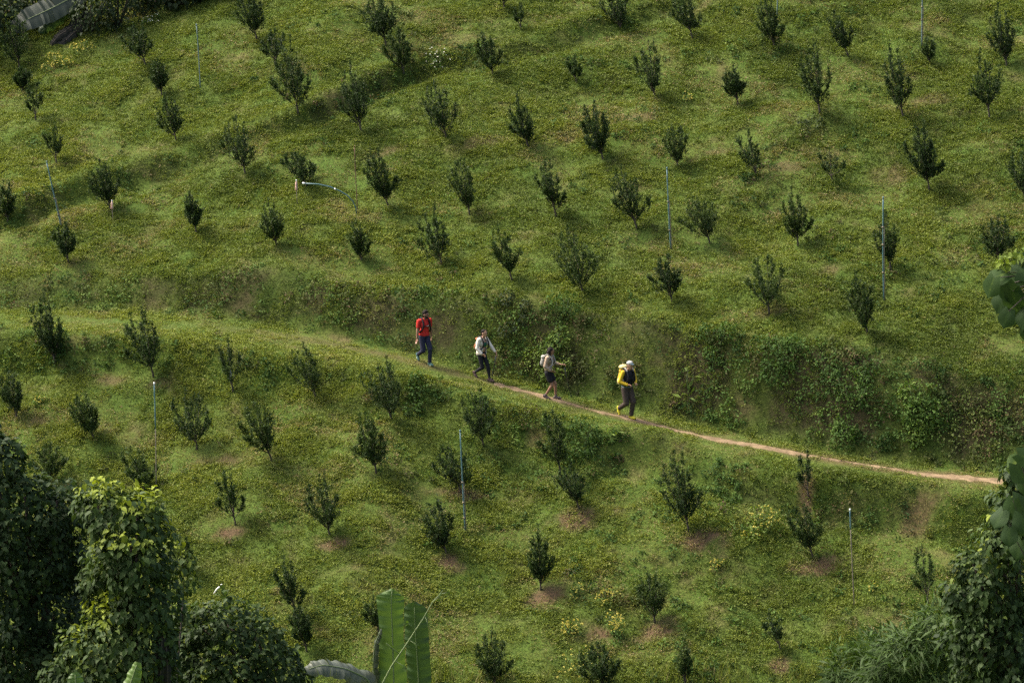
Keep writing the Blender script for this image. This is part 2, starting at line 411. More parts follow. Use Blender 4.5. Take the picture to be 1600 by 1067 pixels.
Lf = HT * rng.uniform(.5, 1.15, nn); Lf = np.where(BR, np.clip(Lf, .026, .060), Lf); Wf = np.where(BR, Lf * .62, .012 + Lf * .10)
up_b = np.where(BR, 1.1, .8)[:, None]
N = NRM * up_b + rand_dirs(nn) * .5
PB = P + np.where(BR, HT * .6, 0)[:, None] * NRM
T = np.clip(np.repeat(tint, LV) + rng.normal(0, .06, nn), 0, 1); Dr = np.clip(np.repeat(dryc, LV) * rng.uniform(.6, 1.2, nn), 0, 1)
V, F, A = leaf_geo(PB, D, N, Lf, Wf, T, Dr, 'rhomb', .1)
tag(np_mesh("grass", V, F, M['grass'], attrs=A), "short yellow green grass and clover covering the hillside", "grass", kind='stuff')
print("grass leaves", nn)

# ------------------------------------------------------------------ weeds: leafy clumps on the banks, one object
def weeds(name, x, y, r, nl, lsize, tint0, dry0, label, mat='weed', lift=1.0):
    z = H(x, y); n = len(x); nrm = slope_normal(x, y)
    nn = n * nl
    d = rand_dirs(nn); NR = np.repeat(nrm, nl, 0)
    dt = (d * NR).sum(-1, keepdims=True); d = np.where(dt < 0, d - 2 * dt * NR, d)
    rr = np.repeat(r, nl)[:, None] * (rng.random(nn)[:, None] ** .45)
    base = np.repeat(np.stack([x, y, z], -1), nl, 0)
    P = base + d * rr * np.array([1, 1, lift])
    D = d * .5 + rand_dirs(nn) * .6 + np.array([0, 0, -.25]) + NR * .2
    N = d * .6 + NR * .6 + rand_dirs(nn) * .5
    L = lsize * rng.uniform(.55, 1.35, nn); W = L * rng.uniform(.4, .7, nn)
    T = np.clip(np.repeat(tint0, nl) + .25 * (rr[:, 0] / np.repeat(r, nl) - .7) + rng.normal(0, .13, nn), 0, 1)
    Dr = np.clip(np.repeat(dry0, nl) * rng.uniform(.4, 1.3, nn), 0, 1)
    V, F, A = leaf_geo(P, D, N, L, W, T, Dr, 'rhomb', .15)
    o = np_mesh(name, V, F, M[mat], attrs=A)
    return tag(o, label, "undergrowth", kind='stuff')

x = rng.uniform(-20, 20, 60000); y = rng.uniform(-18, 22, 60000); z = H(x, y)
up, dn = bank_mask(x, y); u_ = 800 + 50 * x
nz = fbm(x * .5, y * .7, 91, 3)
pr = up * np.interp(u_, [-100, 150, 500, 700, 900, 1600], [.10, .28, .42, .50, .7, .85]) * np.clip((nz - .30) / .25, .1, 1)
pr += dn * np.interp(u_, [-100, 300, 450, 600, 900, 1600], [.45, .45, .10, .12, .35, .45]) * np.clip((nz - .38) / .2, 0, 1)
for (rx, ry, am, wd) in RIDGES:
    d = (y - np.interp(x, rx, ry)) / (wd * 1.6)
    pr += np.interp(x, rx, am, left=0, right=0) * .65 * np.exp(-(d + .3) ** 2) * np.clip((nz - .40) / .15, 0, 1)
pu, pv, _f = project(x, y, z)
pr += .10 * np.clip((nz - .6) / .08, 0, 1) + .10 * np.clip((pv - 760) / 250, 0, 1) * np.clip((pu - 850) / 300, 0, 1) * np.clip((nz - .42) / .1, 0, 1)
pr *= (1 - np.clip(soil_mask(x, y) * 1.2, 0, 1)) * (np.abs(y - pathy(x)) > .75) * in_view(x, y, z)
k = rng.random(len(x)) < pr
x, y, nz, up = x[k], y[k], nz[k], up[k]; n = len(x)
weeds("bank_undergrowth", x, y, rng.uniform(.10, .24, n) * (1 + .45 * up), 30, .085,
      .28 + 1.3 * (fbm(x * .9, y * .9, 92, 3) - .5) + rng.normal(0, .1, n), (rng.random(n) < .10 + .12 * up) * rng.uniform(.3, 1, n) + .4 * np.clip((fbm(x * .6, y * .6, 93, 3) - .57) / .1, 0, 1),
      "tangled dark green weeds and creepers on the steep bank above the trail")
print("weed clumps", n)

# ------------------------------------------------------------------ orchard trees: every one a thing (> trunk, crown)
TREES = [  # base u, base v, top v, crown centre u, crown width, density, label    (photo pixels; the base is cast onto the hillside)
 (401, 62, -22, 390, 46, 1.0, "dark orchard tree cut by the picture's top edge, just right of the forest edge"),
 (430, 105, 45, 427, 36, .5, "thin airy orchard tree half hidden behind a big dark tree, right of the forest edge"),
 (466, 178, 66, 453, 54, 1.1, "big dark leaning tree right below a thin airy one, above the terrace step"),
 (228, 104, 34, 214, 46, .7, "vase shaped orchard tree standing against the dark forest edge, on a thin bare trunk"),
 (253, 150, 93, 247, 28, .8, "small narrow tree just below the vase shaped tree at the forest edge"),
 (275, 220, 150, 265, 40, .9, "slanting tree above the terrace step, straight below the pale pipe near the forest"),
 (383, 271, 182, 369, 42, 1.0, "tall dark tree just under the terrace step, left of the bent pipe"),
 (56, 188, 124, 53, 28, .6, "slim thin tree at the far left, below the banana leaves of the forest"),
 (35, 142, 104, 36, 22, .9, "tiny dark bushy tree directly beneath the tree in the top left corner"),
 (30, 108, 20, 26, 50, .8, "bushy grey green tree in the top left corner beside the big banana leaf"),
 (88, 254, 198, 85, 28, .5, "sparse spindly sapling above the leaning blue pipe at the left"),
 (172, 328, 247, 164, 46, 1.0, "dark bushy tree on the dark terrace step, behind the pink bottle marker"),
 (12, 346, 282, 10, 34, 1.1, "dark tree cut by the left picture edge, below the leaning blue pipe's top"),
 (479, 291, 234, 464, 50, 1.1, "low tree leaning hard to the left over the end of the bent pipe"),
 (307, 366, 304, 300, 25, .8, "slim upright sapling between the two trees left of the bent pipe, on open grass"),
 (432, 382, 315, 424, 36, .8, "small loose tree below the bent pipe, left of its foot"),
 (107, 411, 345, 101, 32, .8, "small dark tree right of the leaning blue pipe's foot at the left"),
 (603, 72, -12, 592, 56, 1.1, "large dark tree at the top edge above a second tree that touches it"),
 (631, 115, 42, 622, 38, 1.0, "dark tree tucked under the large tree at the top edge, left of the white flowers"),
 (770, 117, 50, 759, 42, .9, "bushy tree at the terrace step, right of the white flowers"),
 (788, 14, -30, 786, 18, .7, "tree of which only the foot shows at the top edge, left of a thin sapling"),
 (814, 47, 7, 811, 16, .4, "thin wispy sapling just below the top edge, right of the cut off tree foot"),
 (970, 46, -24, 959, 44, 1.0, "dark tree cut by the top edge, at the upper end of the terrace step"),
 (1082, 61, -10, 1068, 42, 1.0, "dark tree reaching the top edge with yellow flowers at its left foot"),
 (1023, 152, 62, 1013, 46, .9, "tall open tree below the one that has yellow flowers at its foot"),
 (901, 130, 87, 895, 20, .5, "wispy little sapling in the upper centre, left of a tall open tree"),
 (1153, 163, 106, 1145, 28, .7, "small tree with a clear thin trunk, right of a wispy sapling and tall open tree"),
 (1210, 73, -2, 1199, 38, .8, "thin tree beside a short pipe cut by the top edge"),
 (1325, 88, 18, 1308, 36, .9, "two tufted tree right of the short pipe at the top edge"),
 (1281, 178, 64, 1268, 54, 1.1, "large full tree in the upper right with a brown weed clump at its foot"),
 (1411, 185, 75, 1397, 46, 1.1, "tall dense column like tree between two other large trees in the upper right"),
 (1452, 99, 60, 1450, 20, .4, "faint wispy sapling at the foot of the cane cut by the top edge"),
 (1573, 103, 14, 1563, 42, 1.0, "dark tree in the top right corner"),
 (1546, 187, 88, 1538, 50, 1.0, "dense oval tree just below the tree in the top right corner"),
 (564, 206, 107, 553, 42, .8, "tall ragged tree just below the terrace step, left of the upper centre"),
 (697, 215, 128, 684, 54, 1.0, "broad dark tree leaning left, below the white flowers"),
 (825, 230, 154, 813, 36, 1.0, "neat egg shaped tree on a thin trunk, right of the broad dark leaning tree"),
 (942, 249, 162, 929, 48, 1.0, "dark tree with one thin shoot above its crown, in the upper centre"),
 (1059, 261, 195, 1055, 38, .8, "small open tree with its foot bare, just above the tall blue pipe at centre right"),
 (1182, 274, 205, 1169, 38, .5, "pale see-through tree leaning left, in the right half below a small clear trunked tree"),
 (1301, 284, 231, 1293, 42, .45, "low spiky half bare tree, below the large tree with the brown weeds"),
 (1452, 298, 191, 1440, 50, 1.0, "tall tree with upright spikes, above the long pipe at the right"),
 (1602, 312, 235, 1592, 40, 1.0, "tree cut by the right picture edge, above the large broad leaves"),
 (606, 321, 233, 589, 46, 1.0, "leaning tree just right of the brown cane at the bent pipe"),
 (734, 335, 247, 721, 42, 1.0, "rounded tree on a forked trunk, in the middle left of a narrow wavy tree"),
 (869, 339, 249, 855, 38, .8, "narrow wavy tree standing in the middle above the broad crowned tree"),
 (995, 358, 257, 974, 52, 1.1, "full tree leaning left, just left of the tall blue pipe at centre right"),
 (1109, 380, 301, 1093, 58, 1.0, "wide fan shaped tree just right of the tall blue pipe at centre right"),
 (1247, 384, 299, 1240, 44, .9, "dark tapered tree between the fan shaped tree and the long pipe at the right"),
 (1392, 423, 338, 1383, 40, .9, "tree standing right behind the long pipe at the right"),
 (1561, 414, 336, 1557, 44, .9, "tree just behind the large broad leaves at the right edge"),
 (690, 413, 327, 677, 46, 1.0, "dark bushy tree above the bank, up the slope behind the red shirted hiker"),
 (565, 406, 345, 558, 28, .8, "small tree at the top of the bank, below the foot of the brown cane"),
 (800, 439, 357, 785, 44, .8, "leaning open tree above the bank, up the slope from the hiker in white"),
 (910, 456, 353, 893, 62, 1.0, "broad round crowned tree above the bank, up the slope from the hiker in shorts"),
 (1050, 471, 397, 1040, 44, .7, "open tree with thin bare legs, just above the bank beneath the tall blue pipe"),
 (1202, 491, 396, 1193, 72, 1.25, "widest and roundest tree of the slope, on a straight bare trunk above the bank"),
 (1355, 520, 429, 1343, 38, 1.0, "narrow upright tree on top of the bank, below the long pipe at right"),
 (86, 567, 463, 72, 42, .9, "tall column like tree on the far left just below the path level"),
 (240, 589, 478, 222, 66, 1.05, "large fan shaped tree with a dark trunk below the left end of the trail"),
 (364, 611, 527, 356, 40, .6, "thin grey tree behind the bottle marker on the slope below the trail"),
 (493, 620, 539, 477, 50, .9, "dark leaning tree just below the trail, left of the red shirted hiker"),
 (26, 652, 576, 18, 38, .9, "dark tree at the left edge above the vine covered trees"),
 (147, 685, 614, 131, 44, .8, "small leaning tree above the vine covered trees, left of the blue topped pole"),
 (308, 702, 611, 300, 62, 1.0, "wide bushy tree just right of the blue topped pole at the left"),
 (424, 719, 619, 402, 58, 1.0, "heavy headed leaning tree, right of the wide bushy tree by the pole"),
 (611, 655, 559, 601, 58, 1.1, "dense tree with a dark bush at its right foot, below the red shirted hiker"),
 (588, 739, 644, 576, 50, 1.0, "dark tree one step downhill of the dense tree with the bush at its foot"),
 (755, 696, 599, 746, 60, 1.1, "bushy tree right below the hiker in white, reaching up to the trail"),
 (876, 742, 630, 865, 46, 1.0, "tall dark tree right below the hiker in shorts"),
 (905, 796, 724, 890, 50, .9, "lower tree touching the tall dark tree below the hiker in shorts, over red soil"),
 (720, 769, 692, 703, 52, .9, "loose tree half behind the blue pole in the lower centre"),
 (697, 863, 782, 683, 46, 1.0, "dark tree left of the blue pole's foot in the lower centre"),
 (845, 921, 829, 841, 34, .9, "slim upright tree above a brown soil patch, in the lower centre"),
 (1023, 972, 881, 1015, 46, 1.0, "bushy tree above a soil patch, right of the yellow flowers at the bottom"),
 (515, 836, 741, 503, 54, 1.0, "broad open topped tree over a round bare soil patch, right of the vine covered trees"),
 (368, 819, 737, 357, 38, .6, "pale feathery tree just right of the vine covered trees"),
 (80, 752, 689, 75, 52, .9, "tree peeping over the vines at the far left"),
 (226, 767, 702, 215, 48, .9, "tree just behind the leafy top of the middle vine covered tree"),
 (290, 892, 837, 285, 32, .8, "small tree at the right side of the middle vine covered tree, half hidden"),
 (463, 962, 873, 450, 38, .7, "grey green tree above the low vine covered shrub in the lower left"),
 (479, 1017, 944, 470, 28, .7, "thin low tree just right of the low vine covered shrub"),
 (1076, 830, 707, 1060, 58, .95, "tall loose tree below the bare part of the trail, over a red soil patch"),
 (1270, 871, 788, 1253, 50, 1.0, "dense dark tree beside the pale yellow weed clump at the right"),
 (1263, 778, 704, 1257, 26, .5, "thin spiky tree just below the trail, above the dark tree by the pale yellow clump"),
 (775, 1072, 987, 767, 52, 1.0, "dark round tree at the bottom edge, right of the banana leaves"),
 (945, 1080, 999, 935, 58, .9, "tree at the bottom edge among the yellow flowers"),
 (1220, 1016, 957, 1207, 28, .5, "little thin tree over a small soil patch near the bottom right"),
 (1450, 942, 849, 1440, 32, .35, "nearly bare wispy tree left of the vine column at the right"),
 (592, 986, 934, 584, 28, .8, "small dark tree half hidden behind the upright banana leaf"),
 (1071, 1075, 1000, 1069, 16, .4, "thin single stemmed sapling cut by the bottom edge"),
]
def citrus_tree(ub, vb, vt, uc, wd, dens, label):
    p = ground_at(ub, min(vb, 1066) if vb < 1067 else vb); m = MPP(p)
    h = (vb - vt) * m / .978; wd = wd * m * 1.18; lean = (uc - ub) * m
    t = empty("orange_tree", (p[0], p[1], p[2] - .02), label, "tree", "young orchard trees on the hillside")
    bare = rng.uniform(.07, .14) * h
    depthlean = rng.uniform(-.15, .05) * wd
    tubes = Tubes()
    lx = lambda z: lean * np.clip((z - bare * .3) / (.55 * h), 0, 1.25)
    tubes.add([(0, 0, -.1), (lx(bare) * .3, 0, bare * .5), (lx(bare), depthlean * .2, bare), (lx(bare * 1.5), depthlean * .4, bare * 1.7)], [.022 + .009 * h, .018 + .006 * h, .016 + .005 * h, .013], 7)
    ns = int(rng.integers(9, 14)) if dens > .6 else int(rng.integers(5, 9))
    tree_tint = rng.uniform(-.06, .27); thinness = rng.uniform(.62, 1.05)
    LP, LD, LT = [], [], []
    a0 = rng.uniform(0, 6.28)
    lump = rng.uniform(.65, 1.2, 16)
    for i in range(ns):
        f = (i + .5) / ns
        ang = a0 + i * 2.39996; rr = math.sqrt(f) * .48 * wd * lump[i]
        ztop = h * (.92 - .42 * f ** 1.3 - (rng.uniform(0, .12) if i else 0)) * (1 if f < .8 else rng.uniform(.88, 1.0))
        end = np.array([lx(ztop) + math.cos(ang) * rr, depthlean + math.sin(ang) * rr, ztop])
        zb = bare * rng.uniform(.75, 1.9)
        st = np.array([lx(zb), depthlean * .3, zb])
        mid = st + (end - st) * .5 + np.array([math.cos(ang), math.sin(ang), 0]) * rr * .28
        tt = np.linspace(0, 1, 7)[:, None]
        C = (1 - tt) ** 2 * st + 2 * tt * (1 - tt) * mid + tt ** 2 * end
        tubes.add(C, np.linspace(.013, .004, 7), 4, False)
        zx = rng.uniform(.0, .22) * h * (1.1 - .7 * f)
        C2 = end + np.linspace(0, 1, 3)[:, None] * np.array([math.cos(ang) * .03 + lean * .05, 0, zx]); tubes.add(C2, [.005, .004, .002], 4, False)
        for q in range(int(zx / .030)):
            k = 5; LP.append(end + np.array([0, 0, zx]) * rng.random() + rng.normal(0, .018, (k, 3))); LD.append(rand_dirs(k) * .6 + np.array([0, 0, .8])); LT.append(np.full(k, rng.uniform(.3, .8)))
        nsp = int((15 + 23 * dens) * (.6 + .5 * h / 2) * (.75 + .5 * f) * thinness)
        ts = rng.uniform(.08 if dens > .7 else .22, 1.0, nsp) ** .85
        Q = (1 - ts[:, None]) ** 2 * st + 2 * ts[:, None] * (1 - ts[:, None]) * mid + ts[:, None] ** 2 * end
        spread = wd * (.055 + .10 * np.sin(np.pi * np.clip(ts, 0, 1) ** .8)) * (1 if dens > .6 else .7)
        off = rand_dirs(nsp) * spread[:, None] * rng.random(nsp)[:, None]
        sd_ = unit(rand_dirs(nsp) * .55 + np.array([math.cos(ang) * .4, math.sin(ang) * .4, 1.0]))
        for q in range(nsp):
            k = 13
            sl = rng.uniform(.10, .22)
            s_ = rng.random(k)
            LP.append(Q[q] + off[q] + sd_[q] * (s_ * sl)[:, None])
            LD.append(sd_[q] * .7 + rand_dirs(k) * .75)
            LT.append(np.full(k, rng.uniform(.15, .7)) + .25 * f * (ts[q] - .4))
    LP, LD, LT = np.concatenate(LP), np.concatenate(LD), np.concatenate(LT); n = len(LP)
    keep = LP[:, 2] > bare * .55; LP, LD, LT = LP[keep], LD[keep], LT[keep]; n = len(LP)
    V, F, A = leaf_geo(LP, LD, rand_dirs(n) + np.array([0, 0, .7]), rng.uniform(.05, .09, n), rng.uniform(.020, .034, n), np.clip(LT + tree_tint + rng.normal(0, .14, n), 0, 1), None, 'rhomb', .1)
    tubes.build("trunk", M['bark'], t)
    np_mesh("crown", V, F, M['citrus'], t, A)
    return t
for a in TREES: citrus_tree(*a)

# ------------------------------------------------------------------ irrigation pipes, canes and bottle markers
def straight_post(name, top, base, r, mats, label, cat, split=None, group=None, cap=None, ties=()):
    b = ground_at(*base); m = MPP(b)
    tp = at(top[0], top[1], b[1] + rng.uniform(-.1, .1))
    t = empty(name, b, label, cat, group)
    L = np.array(tp) - b
    bow = np.array([rng.uniform(-1, 1), rng.uniform(-1, 1), 0]) * .02
    f = lambda s: L * s + bow * math.sin(math.pi * s) - np.array([0, 0, .1]) * (s == 0)
    if split:
        Tubes().add([f(s) for s in np.linspace(0, split, 6)], r * .9, 8).build("stake", mats[1], t)
        Tubes().add([f(s) for s in np.linspace(split - .04, 1, 6)], r, 8).build("pipe", mats[0], t)
    else:
        Tubes().add([f(s) for s in np.linspace(0, 1, 9)], r, 8).build("pipe" if 'pipe' in name else "cane", mats[0], t)
        if len(mats) > 1:
            sdx = np.array([r * 1.9, -.01, 0])
            Tubes().add([f(s) + sdx for s in np.linspace(0, ties[-1] if ties else .5, 6)], r * .8, 7).build("stake", mats[1], t)
    for s in ties:
        Tubes().add([f(s - .008), f(s + .008)], r * 1.9, 8).build("tie", M['cane'], t)
    Tubes().add([f(.995), f(1.0) + np.array([0, 0, .05])], r * 1.25, 8).build("riser_cap", mats[0] if cap is None else cap, t)
    return t
PG = "irrigation pipes among the orchard trees"
P_, PB_, C_ = M['pipe'], M['paleblue'], M['cane']
straight_post("irrigation_pipe", (307, 40), (313, 138), .019, [PB_], "pale blue irrigation pipe standing on open grass near the forest edge", "pipe", group=PG)
straight_post("irrigation_pipe", (73, 254), (96, 356), .019, [P_, C_], "blue irrigation pipe leaning to the left at the far left terrace step", "pipe", group=PG, ties=(.2, .45))
straight_post("bamboo_cane", (554, 230), (559, 331), .014, [M['redcane']], "thin brown cane standing at the foot of the bent pipe", "cane")
straight_post("irrigation_pipe", (1042, 264), (1048, 391), .019, [P_, C_], "tall blue grey irrigation pipe at centre right, left of the fan shaped tree", "pipe", group=PG, ties=(.25, .6))
straight_post("irrigation_pipe", (1380, 310), (1381, 471), .019, [P_, C_], "long irrigation pipe tied to a wooden stake, in front of a tree at the right", "pipe", group=PG, ties=(.28, .55, .72))
straight_post("irrigation_pipe", (1442, -30), (1440, 72), .019, [PB_, C_], "weathered pipe and cane cut by the top edge in the upper right", "pipe", group=PG, ties=(.4, .6))
straight_post("irrigation_pipe", (1214, -35), (1214, 26), .019, [PB_], "short piece of pale pipe cut by the top edge, right of the upper centre", "pipe", group=PG)
straight_post("irrigation_pipe", (241, 600), (244, 767), .019, [P_, C_], "blue topped pole on a brown stake, beside the wide bushy tree at the left", "pipe", split=.62, group=PG, cap=M['cap'])
straight_post("irrigation_pipe", (719, 674), (727, 832), .019, [P_, C_], "dark blue pole with a brown stake in front of a loose tree, lower centre", "pipe", group=PG, ties=(.15, .3, .5))
straight_post("irrigation_pipe", (1328, 797), (1335, 946), .019, [P_, C_], "brown stake with a short blue pipe on top in the lower right", "pipe", split=.84, group=PG, cap=M['cap'])

b = ground_at(557, 334)
pts = [(557, 334), (556, 324), (551, 314), (543, 306), (532, 299), (515, 292), (497, 288), (477, 287)]
W = [np.array(at(u, v, b[1] - .03 * i)) - b for i, (u, v) in enumerate(pts)]
W[0] = np.array([0, 0, -.05])
t = empty("bent_irrigation_pipe", b, "blue green pipe bent over in an arc towards a leaning tree", "pipe")
Tubes().add(W, .02, 8).build("pipe", M['pipe'], t)
Tubes().add([W[-1] + np.array([.0, 0, 0]), W[-1] + np.array([-.10, 0, .012])], .03, 8).build("sprinkler_head", M['cap'], t)
Tubes().add([W[4] * .5 + W[5] * .5 + np.array([-.03, 0, .004]), W[4] * .5 + W[5] * .5 + np.array([.03, 0, -.008])], .029, 8).build("coupling", M['cap'], t)

def bottle_marker(u, vt, vm, base, mat, label):
    b = ground_at(*base); t = empty("bottle_marker", b, label, "marker", "bottles stuck on sticks")
    top = np.array(at(u, vt, b[1])) - b; mid = np.array(at(u, vm, b[1])) - b
    Tubes().add([(0, 0, -.1), mid * .5, mid + (top - mid) * .3], .012, 6).build("stick", C_, t)
    q = lambda s: mid + (top - mid) * s
    Tubes().add([q(0), q(.03), q(.35), q(.45), q(.55), q(.68), q(.80), q(.86)], [.03, .042, .042, .036, .042, .040, .022, .016], 10).build("bottle", mat, t)
    Tubes().add([q(.86), q(1.0)], .02, 8).build("bottle_cap", M['cap'], t)
bottle_marker(463, 281, 298, (465, 322), M['pinkbottle'], "pink and white bottle on a stick left of the bent pipe's tip")
bottle_marker(175, 313, 327, (177, 348), M['pinkbottle'], "small pink bottle on a stick in front of the dark tree on the terrace step")
bottle_marker(360, 578, 592, (364, 613), M['greybottle'], "grey bottle on a crooked stick below the trail")

# ------------------------------------------------------------------ leafy masses: forest bushes, vines, shrubs
def leaf_cloud(ells, per_m2, lsize, tint=(.3, .55), young=None, kind='heart', lw=.66, hang=.6, inner=.3, jit=.25):
    """leaves over and inside a union of lumpy ellipsoids (centre, radii)"""
    Ps, Ds, Ns, Ts = [], [], [], []
    for c, r in ells:
        c = np.array(c); r = np.array(r, float)
        n = int(per_m2 * 4 * math.pi * (r.prod() ** (2 / 3)))
        d = rand_dirs(n)
        k = np.where(rng.random(n) < inner, rng.uniform(.35, .8, n), rng.uniform(.82, 1.04, n))
        lump = 1 + jit * (noise(d[:, 0] * 2.6 + c[0] * 3, d[:, 1] * 2.6 + d[:, 2] * 3.1 + c[2], int(abs(c[0] * 97)) % 1000) - .5) * 2
        P = c + d * r * (k * lump)[:, None]
        ok = np.ones(n, bool)
        for c2, r2 in ells:
            if c2 is c or (np.allclose(c2, c)): continue
            ok &= (((P - np.array(c2)) / np.array(r2)) ** 2).sum(-1) > .6
        P, d, k = P[ok], d[ok], k[ok]; n = len(P)
        Ps.append(P); Ds.append(d * .55 + np.array([0, 0, -hang]) + rand_dirs(n) * .55)
        Ns.append(d * .8 + np.array([0, 0, .45]) + rand_dirs(n) * .45)
        t = rng.uniform(tint[0], tint[1]) * .5 + .5 * rng.uniform(*tint, n) + rng.normal(0, .07, n)
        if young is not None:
            t = t + young * np.clip((P[:, 2] - c[2]) / r[2] - .15, 0, 1) * (rng.random(n) < .75)  # lump tops tinted lighter: young shoots, plus light from above put into the colour
        Ts.append(t)
    P, D, N, T = map(np.concatenate, (Ps, Ds, Ns, Ts)); n = len(P)
    L = lsize * rng.uniform(.5, 1.4, n)
    return leaf_geo(P, D, N, L, L * lw * rng.uniform(.85, 1.15, n), np.clip(T, 0, 1), None, kind, .12)

def mass(name, label, cat, blobs, y, per_m2, lsize, mat, trunk=None, group=None, part='foliage', squash=1.0, **kw):
    """blobs: (u, v, radius px, depth offset); the thing's Empty stands on the ground under it"""
    E = []
    for u, v, r, dy in blobs:
        c = at(u, v, y + dy); rr = r * MPP(c); E.append((c, (rr, rr * squash, rr)))
    bu = trunk[0] if trunk else sum(b[0] for b in blobs) / len(blobs)
    c0 = at(bu, blobs[0][1], y); b = np.array([c0[0], y, float(H(c0[0], y))])
    t = empty(name, b, label, cat, group)
    E = [(c - b, r) for c, r in E]
    V, F, A = leaf_cloud(E, per_m2, lsize, **kw)
    np_mesh(part, V, F, mat, t, A)
    tb = Tubes(); low = min(E, key=lambda e: e[0][2])[0]
    rad = trunk[1] if trunk else .05
    tb.add([(0, 0, -.2), low * np.array([.3, .3, .6]), low], [rad * 1.3, rad, rad * .8], 9)
    for c, r in E:
        if np.allclose(c, low): continue
        tb.add([low * .9, (low + c) * .5 + np.array([.1, 0, .15]) * (rng.random() - .5), c + np.array([0, 0, r[2] * .4])], [rad * .7, rad * .5, rad * .2], 6)
    tb.build("trunk", M['vbark'], t)
    return t

VG = "vine covered trees in the near gully"
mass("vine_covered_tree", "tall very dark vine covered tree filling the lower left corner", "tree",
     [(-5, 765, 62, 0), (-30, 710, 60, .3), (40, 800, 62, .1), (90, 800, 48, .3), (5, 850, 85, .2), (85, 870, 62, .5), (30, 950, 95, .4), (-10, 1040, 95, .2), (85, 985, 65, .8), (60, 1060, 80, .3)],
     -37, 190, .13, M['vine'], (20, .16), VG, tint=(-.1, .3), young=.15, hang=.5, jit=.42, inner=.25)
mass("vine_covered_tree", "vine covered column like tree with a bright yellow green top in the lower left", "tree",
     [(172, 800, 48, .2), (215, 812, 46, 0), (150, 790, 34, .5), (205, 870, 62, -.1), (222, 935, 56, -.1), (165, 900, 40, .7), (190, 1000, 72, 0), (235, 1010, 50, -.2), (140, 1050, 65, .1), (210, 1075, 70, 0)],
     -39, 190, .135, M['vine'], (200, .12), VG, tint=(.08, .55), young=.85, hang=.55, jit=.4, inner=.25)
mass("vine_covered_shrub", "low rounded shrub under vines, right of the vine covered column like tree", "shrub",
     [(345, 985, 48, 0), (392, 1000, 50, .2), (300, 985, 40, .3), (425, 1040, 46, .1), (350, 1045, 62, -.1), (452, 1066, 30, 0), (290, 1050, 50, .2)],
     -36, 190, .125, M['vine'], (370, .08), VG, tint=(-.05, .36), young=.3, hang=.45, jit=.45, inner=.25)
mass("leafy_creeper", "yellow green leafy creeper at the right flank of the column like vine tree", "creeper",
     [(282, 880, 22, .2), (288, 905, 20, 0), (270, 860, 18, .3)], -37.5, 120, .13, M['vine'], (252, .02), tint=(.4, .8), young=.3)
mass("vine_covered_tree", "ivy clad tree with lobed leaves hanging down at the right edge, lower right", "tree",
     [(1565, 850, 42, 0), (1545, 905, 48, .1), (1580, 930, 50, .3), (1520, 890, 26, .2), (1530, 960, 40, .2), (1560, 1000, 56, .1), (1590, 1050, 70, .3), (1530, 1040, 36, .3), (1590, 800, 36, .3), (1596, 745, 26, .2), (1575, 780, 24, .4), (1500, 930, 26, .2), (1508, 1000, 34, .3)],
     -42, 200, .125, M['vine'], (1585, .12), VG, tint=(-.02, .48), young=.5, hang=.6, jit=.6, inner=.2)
BG = "lance leaved bushes in the lower right corner"
mass("bamboo_bush", "dark narrow leaved bush at the bottom right, left of the ivy clad tree", "bush",
     [(1440, 1020, 62, 0), (1475, 985, 42, .3), (1400, 1045, 55, .2), (1490, 1050, 55, 0)], -28, 230, .36, M['bamboo'], (1450, .05), BG, kind='rhomb', lw=.13, hang=.3, tint=(-.1, .45), young=.35, jit=.7)
mass("bamboo_bush", "lighter narrow leaved bush at the bottom edge, left of the dark one", "bush",
     [(1345, 1052, 42, 0), (1380, 1030, 34, .2), (1320, 1075, 40, .1)], -20, 250, .30, M['bamboo'], (1350, .04), BG, kind='rhomb', lw=.16, hang=.2, tint=(-.05, .45), young=.3, jit=.7)

